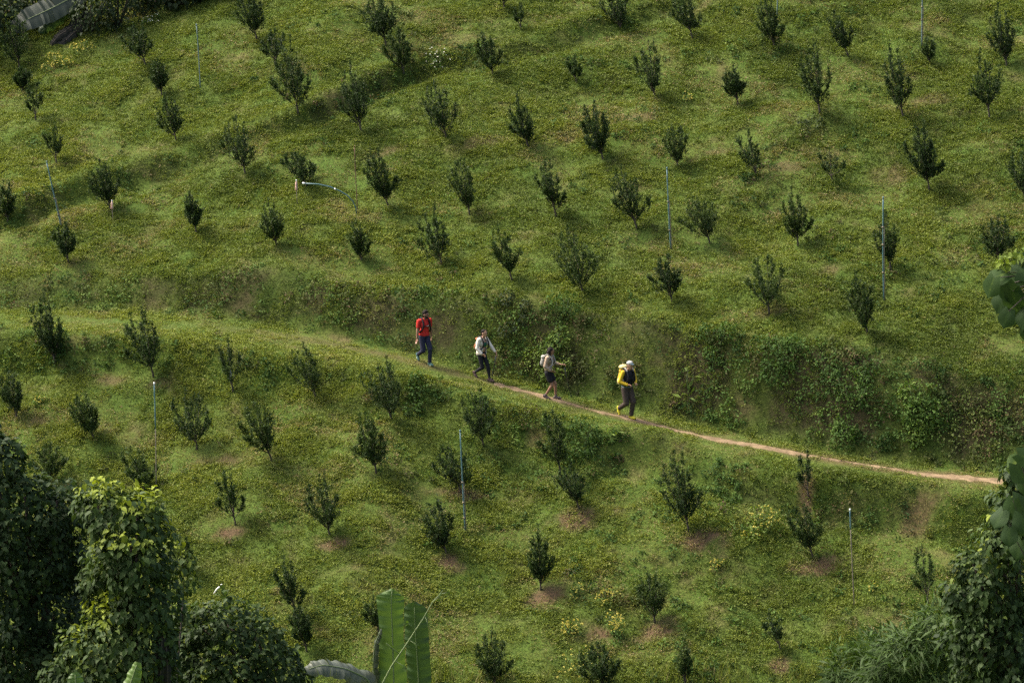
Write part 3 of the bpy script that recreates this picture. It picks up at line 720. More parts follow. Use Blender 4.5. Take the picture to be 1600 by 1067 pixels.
# big leaved tree reaching in from the right
def broad_tree():
    y = -48; base = np.array([at(1650, 900, y)[0], y, 0.0]); base[2] = float(H(base[0], base[1]))
    t = empty("broad_leaved_tree", base, "tree with very large heart shaped leaves reaching in from the right edge", "tree")
    tb = Tubes(); top = at(1640, 420, y) - base
    tb.add([(0, 0, -.3), top * .5 + np.array([.1, 0, 0]), top], [.16, .11, .05], 10)
    P, D, N, L, T = [], [], [], [], []
    for (u, v, l, ang, tint) in [(1560, 432, 44, 200, .55), (1575, 452, 50, 150, .35), (1548, 448, 42, 250, .45), (1592, 428, 48, 60, .3), (1585, 470, 46, 280, .5), (1566, 474, 44, 235, .3),
                                 (1600, 455, 55, 300, .65), (1590, 490, 44, 260, .2), (1605, 420, 50, 20, .35), (1602, 498, 46, 250, .25), (1612, 470, 50, 330, .4), (1596, 408, 34, 120, .5), (1572, 498, 36, 250, .2), (1610, 520, 40, 270, .25),
                                 (1588, 722, 40, 195, .7), (1596, 740, 44, 300, .3), (1604, 715, 40, 340, .4), (1580, 795, 42, 260, .35), (1560, 810, 40, 235, .3), (1595, 790, 46, 320, .25), (1600, 820, 46, 280, .3), (1576, 838, 38, 265, .3), (1592, 858, 40, 250, .4), (1604, 760, 44, 270, .35)] + [(rng.uniform(1622, 1720), rng.uniform(300, 600), rng.uniform(36, 50), rng.uniform(150, 390), rng.uniform(.2, .6)) for _ in range(46)] + [(rng.uniform(1615, 1690), rng.uniform(620, 900), rng.uniform(34, 46), rng.uniform(180, 360), rng.uniform(.2, .5)) for _ in range(26)]:
        c = at(u, v, y + rng.uniform(-.5, .5)); a = R(ang); m = MPP(c)
        d = np.array([math.cos(a), rng.uniform(-.6, .1), math.sin(a)])
        P.append(c - base - d * l * m * .35); D.append(d); N.append(np.array([rng.uniform(-.6, .1), -.7, rng.uniform(.3, .8)])); L.append(l * m * .9); T.append(tint + rng.normal(0, .05))
        root = top * (0.98 if v < 600 else .62 if v < 770 else .55)
        tb.add([root, (root + P[-1]) * .5 + np.array([0, 0, .1]), P[-1]], [.02, .012, .008], 5, False)
    tb.build("trunk", M['vbark'], t)
    Vs, Fs, As, nb = [], [], [], 0
    for p, d, n_, l, tt in zip(P, D, N, L, T):
        d = unit(np.array(d)); sd_ = unit(np.cross(d, n_)); n_ = np.cross(sd_, d); k1, k2 = 15, 9; ph = rng.uniform(0, 6)
        for i in range(k1):
            q = i / (k1 - 1); hw = l * .47 * (np.sin(np.pi * min(1, q * .86 + .14) ** 1.15) ** (.6 + .75 * q)) * (1 if q < .99 else 0)
            for j in range(k2):
                f = (j - 4) / 4
                bk = -.16 * l * (1 - q) ** 3 * abs(f) * 1.2 if q < .5 else 0            # heart lobes reach back past the stalk
                v = p + d * (l * q * (1 - .10 * q) + bk) + sd_ * hw * f * .96 - n_ * (l * .16 * q * q + .16 * hw * f * f - .07 * hw * abs(f)) + n_ * .035 * l * math.sin(ph + q * 7) * abs(f)
                Vs.append(v); As.append(np.clip(tt + (.22 if j == 4 else 0) + (.07 if (i + abs(j - 4)) % 4 == 0 else 0) + rng.normal(0, .02), 0, 1))
        for i in range(k1 - 1):
            for j in range(k2 - 1): Fs.append((nb + i * k2 + j, nb + i * k2 + j + 1, nb + (i + 1) * k2 + j + 1, nb + (i + 1) * k2 + j))
        nb += k1 * k2
    np_mesh("crown", np.array(Vs), np.array(Fs), M['bigleaf'], t, {'tint': np.array(As)}, True)
    c1 = at(1578, 408, y - .2) - base
    V, F, A = leaf_cloud([(c1, (.22, .2, .14)), (c1 + np.array([.25, 0, .1]), (.2, .2, .1)), (c1 + np.array([-.1, .1, -.12]), (.15, .15, .1))], 130, .10, (.8, 1.0), hang=.2)
    np_mesh("young_leaves", V, F, M['bigleaf'], t, A)
broad_tree()

# forest edge in the top left corner
FG = "bushes of the forest edge in the top left corner"
def forest_bush(u, v, r, dy, lab, ls=.14, tint=(.1, .6), kind='heart', lw=.7, up=1.3):
    g_ = ground_at(u, max(v, -60)); y = g_[1] + dy; m = MPP(g_); rr = r * m
    x = g_[0]; b = np.array([x, y, float(H(x, y))])
    t = empty("forest_bush", b, lab, "bush", FG)
    E = [((0, 0, rr * .7), (rr, rr * .9, rr * .9))]
    for k in range(5):
        a = rng.uniform(0, 6.28); q = rng.uniform(.5, .9) * rr
        E.append(((math.cos(a) * q, math.sin(a) * q * .8, rr * rng.uniform(.6, up * 1.5)), (rr * rng.uniform(.4, .65),) * 3))
    V, F, A = leaf_cloud(E, 85, ls, tint, kind=kind, lw=lw, young=.15)
    np_mesh("foliage", V, F, M['forest'], t, A)
    tb = Tubes()
    for c, r_ in E: tb.add([(0, 0, -.1), np.array(c) * .5, c], [.05, .035, .015], 5)
    tb.build("stems", M['vbark'], t)
for a in [(-30, 96, 60, .9, "dark forest bush at the left edge behind the tree in the top left corner"),
          (60, 92, 42, 2.2, "dark forest bush behind the dry banana leaves"),
          (140, 74, 40, .9, "olive green forest bush right of the dry banana leaves", .10, (.25, .6)),
          (182, 60, 36, .8, "forest bush left of the vase shaped tree at the forest edge", .10, (.15, .5)),
          (232, 40, 38, 1.1, "dark forest bush straight behind the vase shaped tree", .13, (.02, .35)),
          (280, 30, 34, .9, "leafy green forest bush near the right end of the forest edge", .16, (.25, .75)),
          (322, 14, 34, .9, "bright leaved forest bush at the very right end of the forest edge", .18, (.3, .8)),
          (360, -6, 30, 1.0, "small forest bush peeping in at the top edge beside an orchard tree", .14, (.2, .6)),
          (120, 40, 60, 3.2, "big dark forest bush under the large banana leaf", .16, (.0, .4)),
          (30, 60, 60, 4.5, "tall forest bush at the top edge left of the banana leaf", .16, (.1, .5)),
          (220, 0, 70, 3.5, "large dark forest bush at the top edge, above the vase shaped tree", .16, (.0, .4)),
          (310, -30, 60, 3.5, "large forest bush cut by the top edge near the end of the forest", .16, (.1, .5))]:
    forest_bush(*a)
# ------------------------------------------------------------------ banana plants
def banana_leaf(parent, name, rib, width, facing, mat, droop=.25, tears=.15, tint=.5, ribmat='pale', fold_tip=False, shape=None):
    rib = np.array(rib, float); s0 = np.linspace(0, 1, len(rib)); n = 44
    s = np.linspace(0, 1, n + 1)
    C = np.stack([smooth(np.interp(s, s0, rib[:, i]), 7) for i in range(3)], -1); C[0] = rib[0]; C[-1] = rib[-1]
    T = unit(np.gradient(C, axis=0)); S = unit(np.cross(T, np.broadcast_to(np.array(facing, float), T.shape))); N = np.cross(S, T)
    wd = width * .5 * (np.sin(np.pi * np.clip(s * .93 + .05, 0, 1)) ** .42 if shape is None else shape(s))
    V, F, A = [], [], []
    for side in (-1, 1):
        ph = rng.uniform(0, 9); off = 0.0
        for i in range(n):
            if rng.random() < tears: off = rng.uniform(-.05, .05) * width * (1 + 3 * tears)
            g_ = rng.uniform(.55, .95) if rng.random() < tears * .8 else 1.0
            b = len(V)
            for e, ii in ((0, i), (1, i + 1)):
                q = s[ii] if e == 0 else s[i] + (s[i + 1] - s[i]) * g_
                for k in range(4):
                    f = k / 3; wv = wd[ii] * f
                    dr = droop * (1 + .35 * math.sin(ph + ii * .9)) * f * f
                    V.append(C[ii] + S[ii] * side * wv * math.cos(dr) - N[ii] * wv * math.sin(dr) * 1.3 + N[ii] * f * off + T[ii] * wv * .28 * f * (1 - s[ii]) + N[ii] * .012 * f * math.sin(ii * 2.1 + ph))
                    A.append(tint + .16 * math.sin(ii * 1.7 + ph) * f + .10 * (1 - f) + rng.normal(0, .03) - (.1 if side > 0 else 0))
            for k in range(3):
                q = (b + k, b + k + 1, b + 4 + k + 1, b + 4 + k); F.append(q)
    o = np_mesh(name, np.array(V), np.array(F), M[mat], parent, {'tint': np.clip(A, 0, 1)}, True)
    Tubes().add(C[::3] + N[::3] * .004, np.linspace(.022, .006, len(C[::3])), 6).build("midrib", M[ribmat], o)
    return o

def banana_plant(u, y, label, stem_v, leaves, lean=0.0):
    c = at(u, 1000, y); b = np.array([c[0], y, float(H(c[0], y))])
    t = empty("banana_plant", b, label, "banana plant", "banana plants")
    top = at(u, stem_v, y) - b; top[0] += lean
    Tubes().add([(0, 0, -.2), top * .35, top * .7, top], [.16, .14, .12, .07], 12).build("stem", M['stalk'], t)
    for (pts, wpx, facing, mat, droop, tears, tint, shp) in leaves:
        W = [np.array(at(pu, pv, y + dy)) - b for pu, pv, dy in pts]
        banana_leaf(t, "leaf", W, wpx * MPP(b + W[0]), facing, mat, droop, tears, tint, ribmat='vbark' if mat == 'drybanana' else 'pale', shape=shp)
    return t
sq = lambda s: np.clip(s / .04, .25, 1) * np.where(s < .9, 1 - .12 * (s - .5) ** 2, np.sqrt(np.clip(1 - ((s - .9) / .1) ** 2, .02, 1)))
roof = lambda s: np.clip(np.minimum(1.0 + 0 * s, (1 - s) / .17 + .02), .05, 1) * (.92 + .08 * np.sin(s * 9))
banana_plant(622, -40, "banana plant with two upright folded leaves at the bottom edge", 1120, [
    ([(616, 1130, 0), (615, 1060, 0), (613, 990, .02), (611, 940, .05), (613, 919, .1)], 46, (0.25, -1, .1), 'banana', .22, .04, .62, roof),
    ([(655, 1130, .35), (654, 1060, .35), (650, 1000, .3), (647, 940, .3)], 40, (-.3, -1, .15), 'banana', .2, .04, .22, sq),
    ([(606, 1100, .2), (590, 1075, .1), (583, 1042, 0), (586, 1005, -.1), (596, 982, -.2)], 15, (-.8, -.6, .2), 'bananagrey', .5, .2, .45, None),
    ([(600, 1110, -.1), (575, 1060, -.2), (540, 1044, -.5), (505, 1038, -.8), (478, 1046, -1.0)], 40, (0, -.62, .8), 'bananagrey', .3, .2, .75, None)])
banana_plant(165, -44, "banana plant of which two leaf tips show at the bottom left edge", 1150, [
    ([(122, 1160, 0), (121, 1110, 0), (119, 1075, 0), (117, 1050, .1)], 34, (.2, -1, .2), 'banana', .3, .05, .55, None),
    ([(190, 1160, 0), (196, 1110, 0), (203, 1070, 0), (215, 1034, .1)], 30, (-.3, -1, .2), 'banana', .35, .05, .8, None)])
banana_plant(252, -39.4, "withered banana plant with brown leaves hanging on its stem at the bottom left", 1000, [
    ([(252, 1000, -.15), (246, 1015, -.2), (242, 1060, -.25), (240, 1110, -.2)], 22, (-.3, -1, .2), 'drybanana', .8, .5, .35, sq),
    ([(254, 998, -.15), (260, 1012, -.22), (262, 1050, -.25), (262, 1110, -.2)], 22, (.4, -1, .2), 'drybanana', .8, .5, .2, sq),
    ([(253, 990, -.2), (252, 1030, -.28), (250, 1080, -.28), (250, 1120, -.2)], 24, (0, -1, .2), 'drybanana', .7, .5, .45, sq)])
gb = ground_at(120, 84)
def forest_banana():
    y = gb[1] + 1.6
    return banana_plant(135, y, "forest edge banana plant with one huge torn grey leaf and dry ones below", -40, [
        ([(150, -40, 0), (118, -6, -.4), (80, 14, -.8), (40, 32, -1.0), (18, 46, -1.1)], 40, (.1, -1, .5), 'bananagrey', .06, .6, .2, None),
        ([(155, -40, .2), (128, 0, -.2), (100, 22, -.5), (78, 40, -.7), (62, 52, -.8)], 26, (.5, -.7, .3), 'banana', .5, .2, .1, None),
        ([(140, 20, -.3), (122, 46, -.6), (104, 62, -.9), (80, 82, -1.1)], 18, (.3, -.8, .6), 'drybanana', .4, .3, .85, None),
        ([(132, 20, -.3), (112, 42, -.6), (92, 56, -.9), (78, 72, -1.0)], 16, (.1, -.8, .6), 'drybanana', .4, .3, .5, None)])
forest_banana()

# bare arching stem in front of the banana leaves, white pipe end, low bushes, flowers
b = np.array([at(590, 1067, -42)[0], -42, 0]); b[2] = float(H(b[0], b[1]))
t = empty("arching_weed_stem", b, "pale bare weed stem arching up across the upright banana leaves", "weed")
W = [np.array([0, 0, -.1]), np.array([.1, 0, 3.0])] + [np.array(at(u, v, -42)) - b for u, v in ((596, 1070), (612, 1040), (637, 1003), (662, 965), (676, 940), (692, 922))]
Tubes().add(W, [.03, .025, .02, .018, .016, .013, .01, .006], 7).build("stem", M['pale'], t)
tb = Tubes()
LP, LD = [], []
for k, (u, v, du, dv) in enumerate([(664, 962, 8, 22), (676, 940, 10, -8), (650, 985, -12, -12), (640, 1000, 14, 8), (625, 1022, -22, -18), (686, 928, 14, -3), (618, 1032, 18, 12)]):
    a = np.array(at(u, v, -42)) - b; e = np.array(at(u + du, v + dv, -42.1)) - b
    tb.add([a, (a + e) / 2, e], [.008, .006, .004], 5)
    for q in range(3): LP.append(a + (e - a) * rng.uniform(.4, 1)); LD.append(unit(e - a) + rand_dirs(1)[0] * .8 + np.array([0, 0, -.4]))
tb.build("side_twigs", M['pale'], t)
V, F, A = leaf_geo(np.array(LP), np.array(LD), rand_dirs(len(LP)) + np.array([0, -.5, .5]), .12, .05, np.full(len(LP), .6), None, 'rhomb', .1)
np_mesh("leaves", V, F, M['bamboo'], t, A)

b = ground_at(332, 926); top = at(346, 914, b[1] - .2) - b
t = empty("white_pipe_end", b, "short white pipe end sticking out behind the low vine covered shrub", "pipe")
Tubes().add([(0, 0, -.1), top * .5, top], .028, 10).build("pipe", M['cap'], t)
Tubes().add([top * .97, top * 1.04], .036, 10).build("collar", M['cap'], t)

def low_bush(name, u, v, rpx, hpx, label, cat, mat, n=700, ls=.09, tint=(.1, .5), flowers=None, nf=0, fs=.05, lw=.55, leafkind='rhomb'):
    b = ground_at(u, v); m = MPP(b); t = empty(name, b, label, cat)
    nrm = slope_normal(np.array([b[0]]), np.array([b[1]]))[0]
    E = []; r = rpx * m; h = hpx * m
    for k in range(6):
        a = k * 1.9 + rng.uniform(0, 1); q = rng.uniform(.25, .75) * r
        x, y = b[0] + math.cos(a) * q, b[1] + math.sin(a) * q
        E.append((np.array([x, y, float(H(x, y)) + h * rng.uniform(.2, .5)]) - b, (r * rng.uniform(.3, .5), r * .4, h * rng.uniform(.35, .6))))
    area = sum(4 * math.pi * np.prod(r_) ** (2 / 3) for c, r_ in E)
    V, F, A = leaf_cloud(E, n / area, ls, tint, kind=leafkind, lw=lw, hang=.15, inner=.4, jit=.35)
    np_mesh("foliage", V, F, M[mat], t, A)
    tb = Tubes()
    for c, r_ in E: tb.add([(c[0] * .3, c[1] * .3, -.08 + c[2] * .2), c * .6, c + np.array([0, 0, r_[2] * .6])], [.012, .009, .005], 5)
    tb.build("stems", M['stalk'], t)
    if flowers:
        Ps = []
        for c, r_ in E:
            k = max(2, nf // 6); d = rand_dirs(k); d[:, 2] = abs(d[:, 2]); d[:, 1] = -abs(d[:, 1])
            Ps.append(c + d * np.array(r_) * 1.15)
        P = np.repeat(np.concatenate(Ps), 5, 0); k = len(P)
        V, F, A = leaf_geo(P, rand_dirs(k) + np.array([0, -.3, .3]), rand_dirs(k) * .5 + np.array([0, -.6, .8]), fs, fs * .7, rng.random(k), None, 'rhomb', 0)
        np_mesh("blossoms", V, F, M[flowers], t, A)
    return t
low_bush("low_shrub", 652, 634, 26, 24, "dark low shrub on the lip below the trail, right of a dense tree", "shrub", 'weed', 700, .09, (.0, .4))
low_bush("low_shrub", 905, 700, 36, 28, "leafy dark shrub on the lip right of the tree below the hiker in shorts", "shrub", 'weed', 1000, .09, (.1, .45))
low_bush("low_shrub", 860, 580, 40, 40, "yellowish dry looking shrub on the bank behind the hiker in shorts", "shrub", 'weed', 1600, .08, (.6, .95))
low_bush("low_shrub", 1268, 198, 22, 16, "small brown weed clump left of a large tree's foot in the upper right", "weed", 'forest', 350, .08, (.2, .9))
low_bush("low_shrub", 1075, 612, 16, 24, "bright broad leaved plant in the bank, right of the hiker with the yellow backpack", "plant", 'bamboo', 60, .26, (.6, .9), lw=.3)
low_bush("low_shrub", 960, 690, 12, 12, "single bright tufted plant below the trail, under the hiker with the yellow backpack", "plant", 'bamboo', 40, .2, (.8, 1.0), lw=.3)
low_bush("low_shrub", 1435, 650, 42, 46, "vivid green leafy shrub at the right end of the bank", "shrub", 'weed', 1500, .1, (.3, .8))
low_bush("low_shrub", 1330, 650, 44, 46, "brownish dark shrub hanging in the middle of the right bank", "shrub", 'weed', 1500, .085, (.0, .45))
low_bush("low_shrub", 1215, 580, 42, 36, "dark green shrub at the upper rim of the bank beneath the widest tree", "shrub", 'weed', 1500, .09, (.05, .5))
low_bush("low_shrub", 1120, 545, 36, 30, "low dark shrub on the bank's rim, left below the widest tree", "shrub", 'weed', 1200, .085, (.05, .5))
low_bush("low_shrub", 880, 505, 42, 34, "dark shrub on the bank's rim beneath the broad round crowned tree", "shrub", 'weed', 1300, .085, (.05, .5))
low_bush("low_shrub", 800, 500, 30, 26, "dark hollow shrub on the bank up the slope right of the hiker in white", "shrub", 'forest', 900, .085, (.2, .6))
low_bush("yellow_weed_clump", 1195, 832, 34, 34, "pale yellow green weed clump beside the dense dark tree at the right", "plant", 'bamboo', 900, .09, (.75, 1.0), 'petal', 60, .04)
FGp = "yellow flowers"
for (u, v, r, h, nf, lab) in [(890, 992, 18, 24, 55, "yellow flowers in a low clump, leftmost at the bottom near the soil patch"),
                              (948, 938, 18, 18, 40, "yellow flowers just left of the bushy tree at the bottom"),
                              (962, 992, 16, 34, 70, "tallest group of yellow flowers, left of the bushy tree's soil patch"),
                              (900, 930, 14, 16, 22, "few yellow flowers right of the slim upright tree's soil patch"),
                              (905, 1050, 40, 30, 40, "yellow flowers scattered at the bottom edge before the last tree"),
                              (1120, 888, 12, 12, 26, "tiny bright yellow flower patch in the lower right, on open grass"),
                              (1362, 925, 10, 14, 14, "small yellow leaved plant right of the brown stake in the lower right"),
                              (1072, 38, 14, 12, 20, "yellow flowers at the foot of a tree touching the top edge"),
                              (1075, 158, 14, 12, 22, "yellow flower patch left of the small clear trunked tree in the upper right"),
                              (88, 102, 26, 16, 60, "yellow leaved weeds along the forest edge below the dry banana leaves"),
                              (128, 78, 20, 14, 40, "yellow leaved weeds further up the forest edge, right of the dry banana leaves"),
                              (62, 628, 12, 10, 20, "small yellow flowers on the slope at the far left below the trail")]:
    low_bush("yellow_flower_clump", u, v, r, h, lab, "flowers", 'weed', 160, .08, (.4, .8), 'petal', nf, .042)
for (u, v, r, h, nf, lab) in [(682, 98, 24, 14, 26, "white flowers on the terrace step near the top of the hill"),
                              (238, 36, 16, 10, 20, "white flowers at the forest edge above the vase shaped tree")]:
    low_bush("white_flower_clump", u, v, r, h, lab, "flowers", 'weed', 200, .07, (.3, .6), 'wpetal', nf, .032)

# tall weeds along the bottom edge
n = 2600
x = rng.uniform(-8, 13, n); y = rng.uniform(-17.5, -12.2, n); z = H(x, y)
pu, pv, _f = project(x, y, z)
k = (pv > 985 + 60 * noise(x * 1.2, y, 5)) & (fbm(x * .9, y * .9, 7, 2) > .42); x, y, z = x[k], y[k], z[k]; n = len(x)
nb = 6
P = np.repeat(np.stack([x, y, z - .03], -1), nb, 0) + rng.normal(0, .03, (n * nb, 3))
D = rand_dirs(n * nb) * .35 + np.array([0, 0, 1.0])
V1, F1, A1 = leaf_geo(P, D, rand_dirs(n * nb), rng.uniform(.2, .62, n * nb), .022, np.clip(rng.normal(.5, .2, n * nb), 0, 1), np.clip(rng.normal(.1, .2, n * nb), 0, 1), 'rhomb', .25)
tag(np_mesh("tall_grass", V1, F1, M['grass'], attrs=A1), "tall loose grass blades along the bottom of the slope", "grass", kind='stuff')

# ------------------------------------------------------------------ hikers
def cloth(name, c, c2=None, rough=.85): return plain(name, c, c2 or tuple(v * .72 for v in c), 9, rough, .35, .2)
K = dict(
    skin=plain("skin", (.36, .20, .13), (.30, .16, .10), 6, .55, 0, .35), skin_dark=plain("tanned_skin", (.24, .125, .08), (.20, .10, .065), 6, .55, 0, .35),
    hair=plain("black_hair", (.010, .008, .007), (.018, .013, .010), 40, .7, 0, .12), eye=plain("eye_dark", (.02, .015, .012), None, 5, .3), lip=plain("lips", (.28, .10, .08), None, 5, .5),
    red=cloth("red_shirt", (.50, .028, .022)), navy=cloth("navy_trousers", (.020, .022, .045)), black=cloth("black_fabric", (.012, .012, .015)), white=cloth("cream_jacket", (.60, .55, .47)),
    green=cloth("green_top", (.012, .10, .055)), beige=cloth("beige_plaid", (.36, .27, .19), (.20, .145, .10)), brown=cloth("brown_trousers", (.055, .040, .032)), yellow=cloth("yellow_sleeve", (.52, .35, .02), (.44, .29, .02)),
    pack_yellow=cloth("yellow_pack", (.48, .32, .04)), cream=cloth("cream_lid", (.52, .44, .19)), greypack=cloth("grey_pack", (.27, .26, .23)), orange=cloth("rust_strap", (.30, .11, .05)),
    shoe_teal=cloth("teal_shoe", (.05, .11, .10)), shoe_brown=cloth("brown_boot", (.07, .045, .04)), shoe_yellow=cloth("yellow_shoe", (.42, .38, .03)), shoe_grey=cloth("grey_brown_shoe", (.11, .08, .075)),
    capgrey=cloth("white_cap", (.38, .38, .37)), belt=cloth("blue_grey_belt", (.10, .15, .16)), sole=plain("pale_sole", (.45, .5, .42), None, 5, .7), metal=plain("pole_metal", (.05, .05, .05), (.09, .09, .09), 5, .4, 0, .5, .6),
)
def capsule(p0, r0, p1, r1, k=14):
    p0, p1 = np.array(p0, float), np.array(p1, float); d = p1 - p0; L = np.linalg.norm(d); d = d / max(L, 1e-9)
    pts, rad = [], []
    for a in np.linspace(-90, 0, 6): pts.append(p0 + d * r0 * math.sin(R(a))); rad.append(max(r0 * math.cos(R(a)), 1e-4))
    for a in np.linspace(0, 90, 6): pts.append(p1 + d * r1 * math.sin(R(a))); rad.append(max(r1 * math.cos(R(a)), 1e-4))
    ref = np.array([0, 0, 1.0]) if abs(d[2]) < .9 else np.array([1.0, 0, 0])
    A = unit(np.cross(d, ref)); B = np.cross(d, A); th = np.arange(k) * 2 * np.pi / k
    V = np.concatenate([p + r * (np.cos(th)[:, None] * A + np.sin(th)[:, None] * B) for p, r in zip(pts, rad)])
    F = [(i * k + j, i * k + (j + 1) % k, (i + 1) * k + (j + 1) % k, (i + 1) * k + j) for i in range(len(pts) - 1) for j in range(k)]
    F.append(tuple(range(k))[::-1]); F.append(tuple(range((len(pts) - 1) * k, len(pts) * k)))
    return V, F
def ellip(c, r, yaw=0.0, pitch=0.0):
    V, F = capsule((0, 0, -1e-4), 1, (0, 0, 1e-4), 1, 20)
    V = V * np.array(r)
    V = V @ np.array(Matrix.Rotation(pitch, 3, 'Y')).T; V = V @ np.array(Matrix.Rotation(yaw, 3, 'Z')).T
    return V + np.array(c), F
def blob(name, shapes, mat, parent, S, voxel=.008, sm=3, cut=None, jag=0, org=(0, 0, 0)):
    V, F, n = [], [], 0
    for v, f in shapes:
        V.append(v); F += [tuple(i + n for i in q) for q in f]; n += len(v)
    me = bpy.data.meshes.new(name); me.from_pydata(np.concatenate(V).tolist(), [], F)
    o = bpy.data.objects.new(name, me); col.objects.link(o)
    r_ = o.modifiers.new("r", 'REMESH'); r_.mode = 'VOXEL'; r_.voxel_size = voxel; r_.use_smooth_shade = True
    if sm:
        s_ = o.modifiers.new("s", 'SMOOTH'); s_.factor = .5; s_.iterations = sm
    dg = bpy.context.evaluated_depsgraph_get(); m2 = bpy.data.meshes.new_from_object(o.evaluated_get(dg)); m2.name = name
    o.modifiers.clear(); o.data = m2; bpy.data.meshes.remove(me)
    co = np.empty(len(m2.vertices) * 3, np.float32); m2.vertices.foreach_get('co', co); co = co.reshape(-1, 3)
    if jag: co += (rand_dirs(len(co)) * jag).astype(np.float32)
    if cut is not None:
        import bmesh
        bm = bmesh.new(); bm.from_mesh(m2); bm.verts.ensure_lookup_table()
        bmesh.ops.delete(bm, geom=[v for v in bm.verts if cut(v.co)], context='VERTS'); bm.to_mesh(m2); bm.free()
        co = np.empty(len(m2.vertices) * 3, np.float32); m2.vertices.foreach_get('co', co); co = co.reshape(-1, 3)
    co = co * S - np.array(org, np.float32); m2.vertices.foreach_set('co', np.ascontiguousarray(co, np.float32).ravel()); m2.update()
    m2.materials.clear(); m2.materials.append(mat); o.parent = parent
    return o
def ik(a, c, l1, l2, pole):
    a, c, pole = np.array(a, float), np.array(c, float), np.array(pole, float)
    d = c - a; L = min(np.linalg.norm(d), (l1 + l2) * .999); u = unit(d)
    x = (l1 * l1 - l2 * l2 + L * L) / (2 * L); h = math.sqrt(max(l1 * l1 - x * x, 0))
    p = pole - u * pole.dot(u); return a + u * x + unit(p) * h, a + u * L
def hand(W, d, side, curl):
    W, d, side = np.array(W), unit(np.array(d, float)), np.array(side, float)
    side = unit(side - d * side.dot(d)); n = np.cross(d, side); sh = []
    rot = lambda a: d * math.cos(a) + n * math.sin(a)
    for off, ln in ((.028, .074), (.010, .082), (-.009, .076), (-.027, .060)):
        b = W + d * .088 + side * off
        sh.append(capsule(W + d * .005 + side * off * .6, .014, b, .0115))
        m = b + rot(curl * .5) * ln * .5; e = m + rot(curl * 1.3) * ln * .3; f = e + rot(curl * 1.9) * ln * .25
        sh += [capsule(b, .0105, m, .0095), capsule(m, .0095, e, .009), capsule(e, .009, f, .008)]
    t0 = W + d * .025 + side * .022; t1 = t0 + unit(d * .6 + side * .75 + n * .15) * .045; t2 = t1 + unit(d + side * .15 + n * .35 * curl) * .042
    sh += [capsule(t0, .014, t1, .0115), capsule(t1, .0115, t2, .0095)]
    return sh

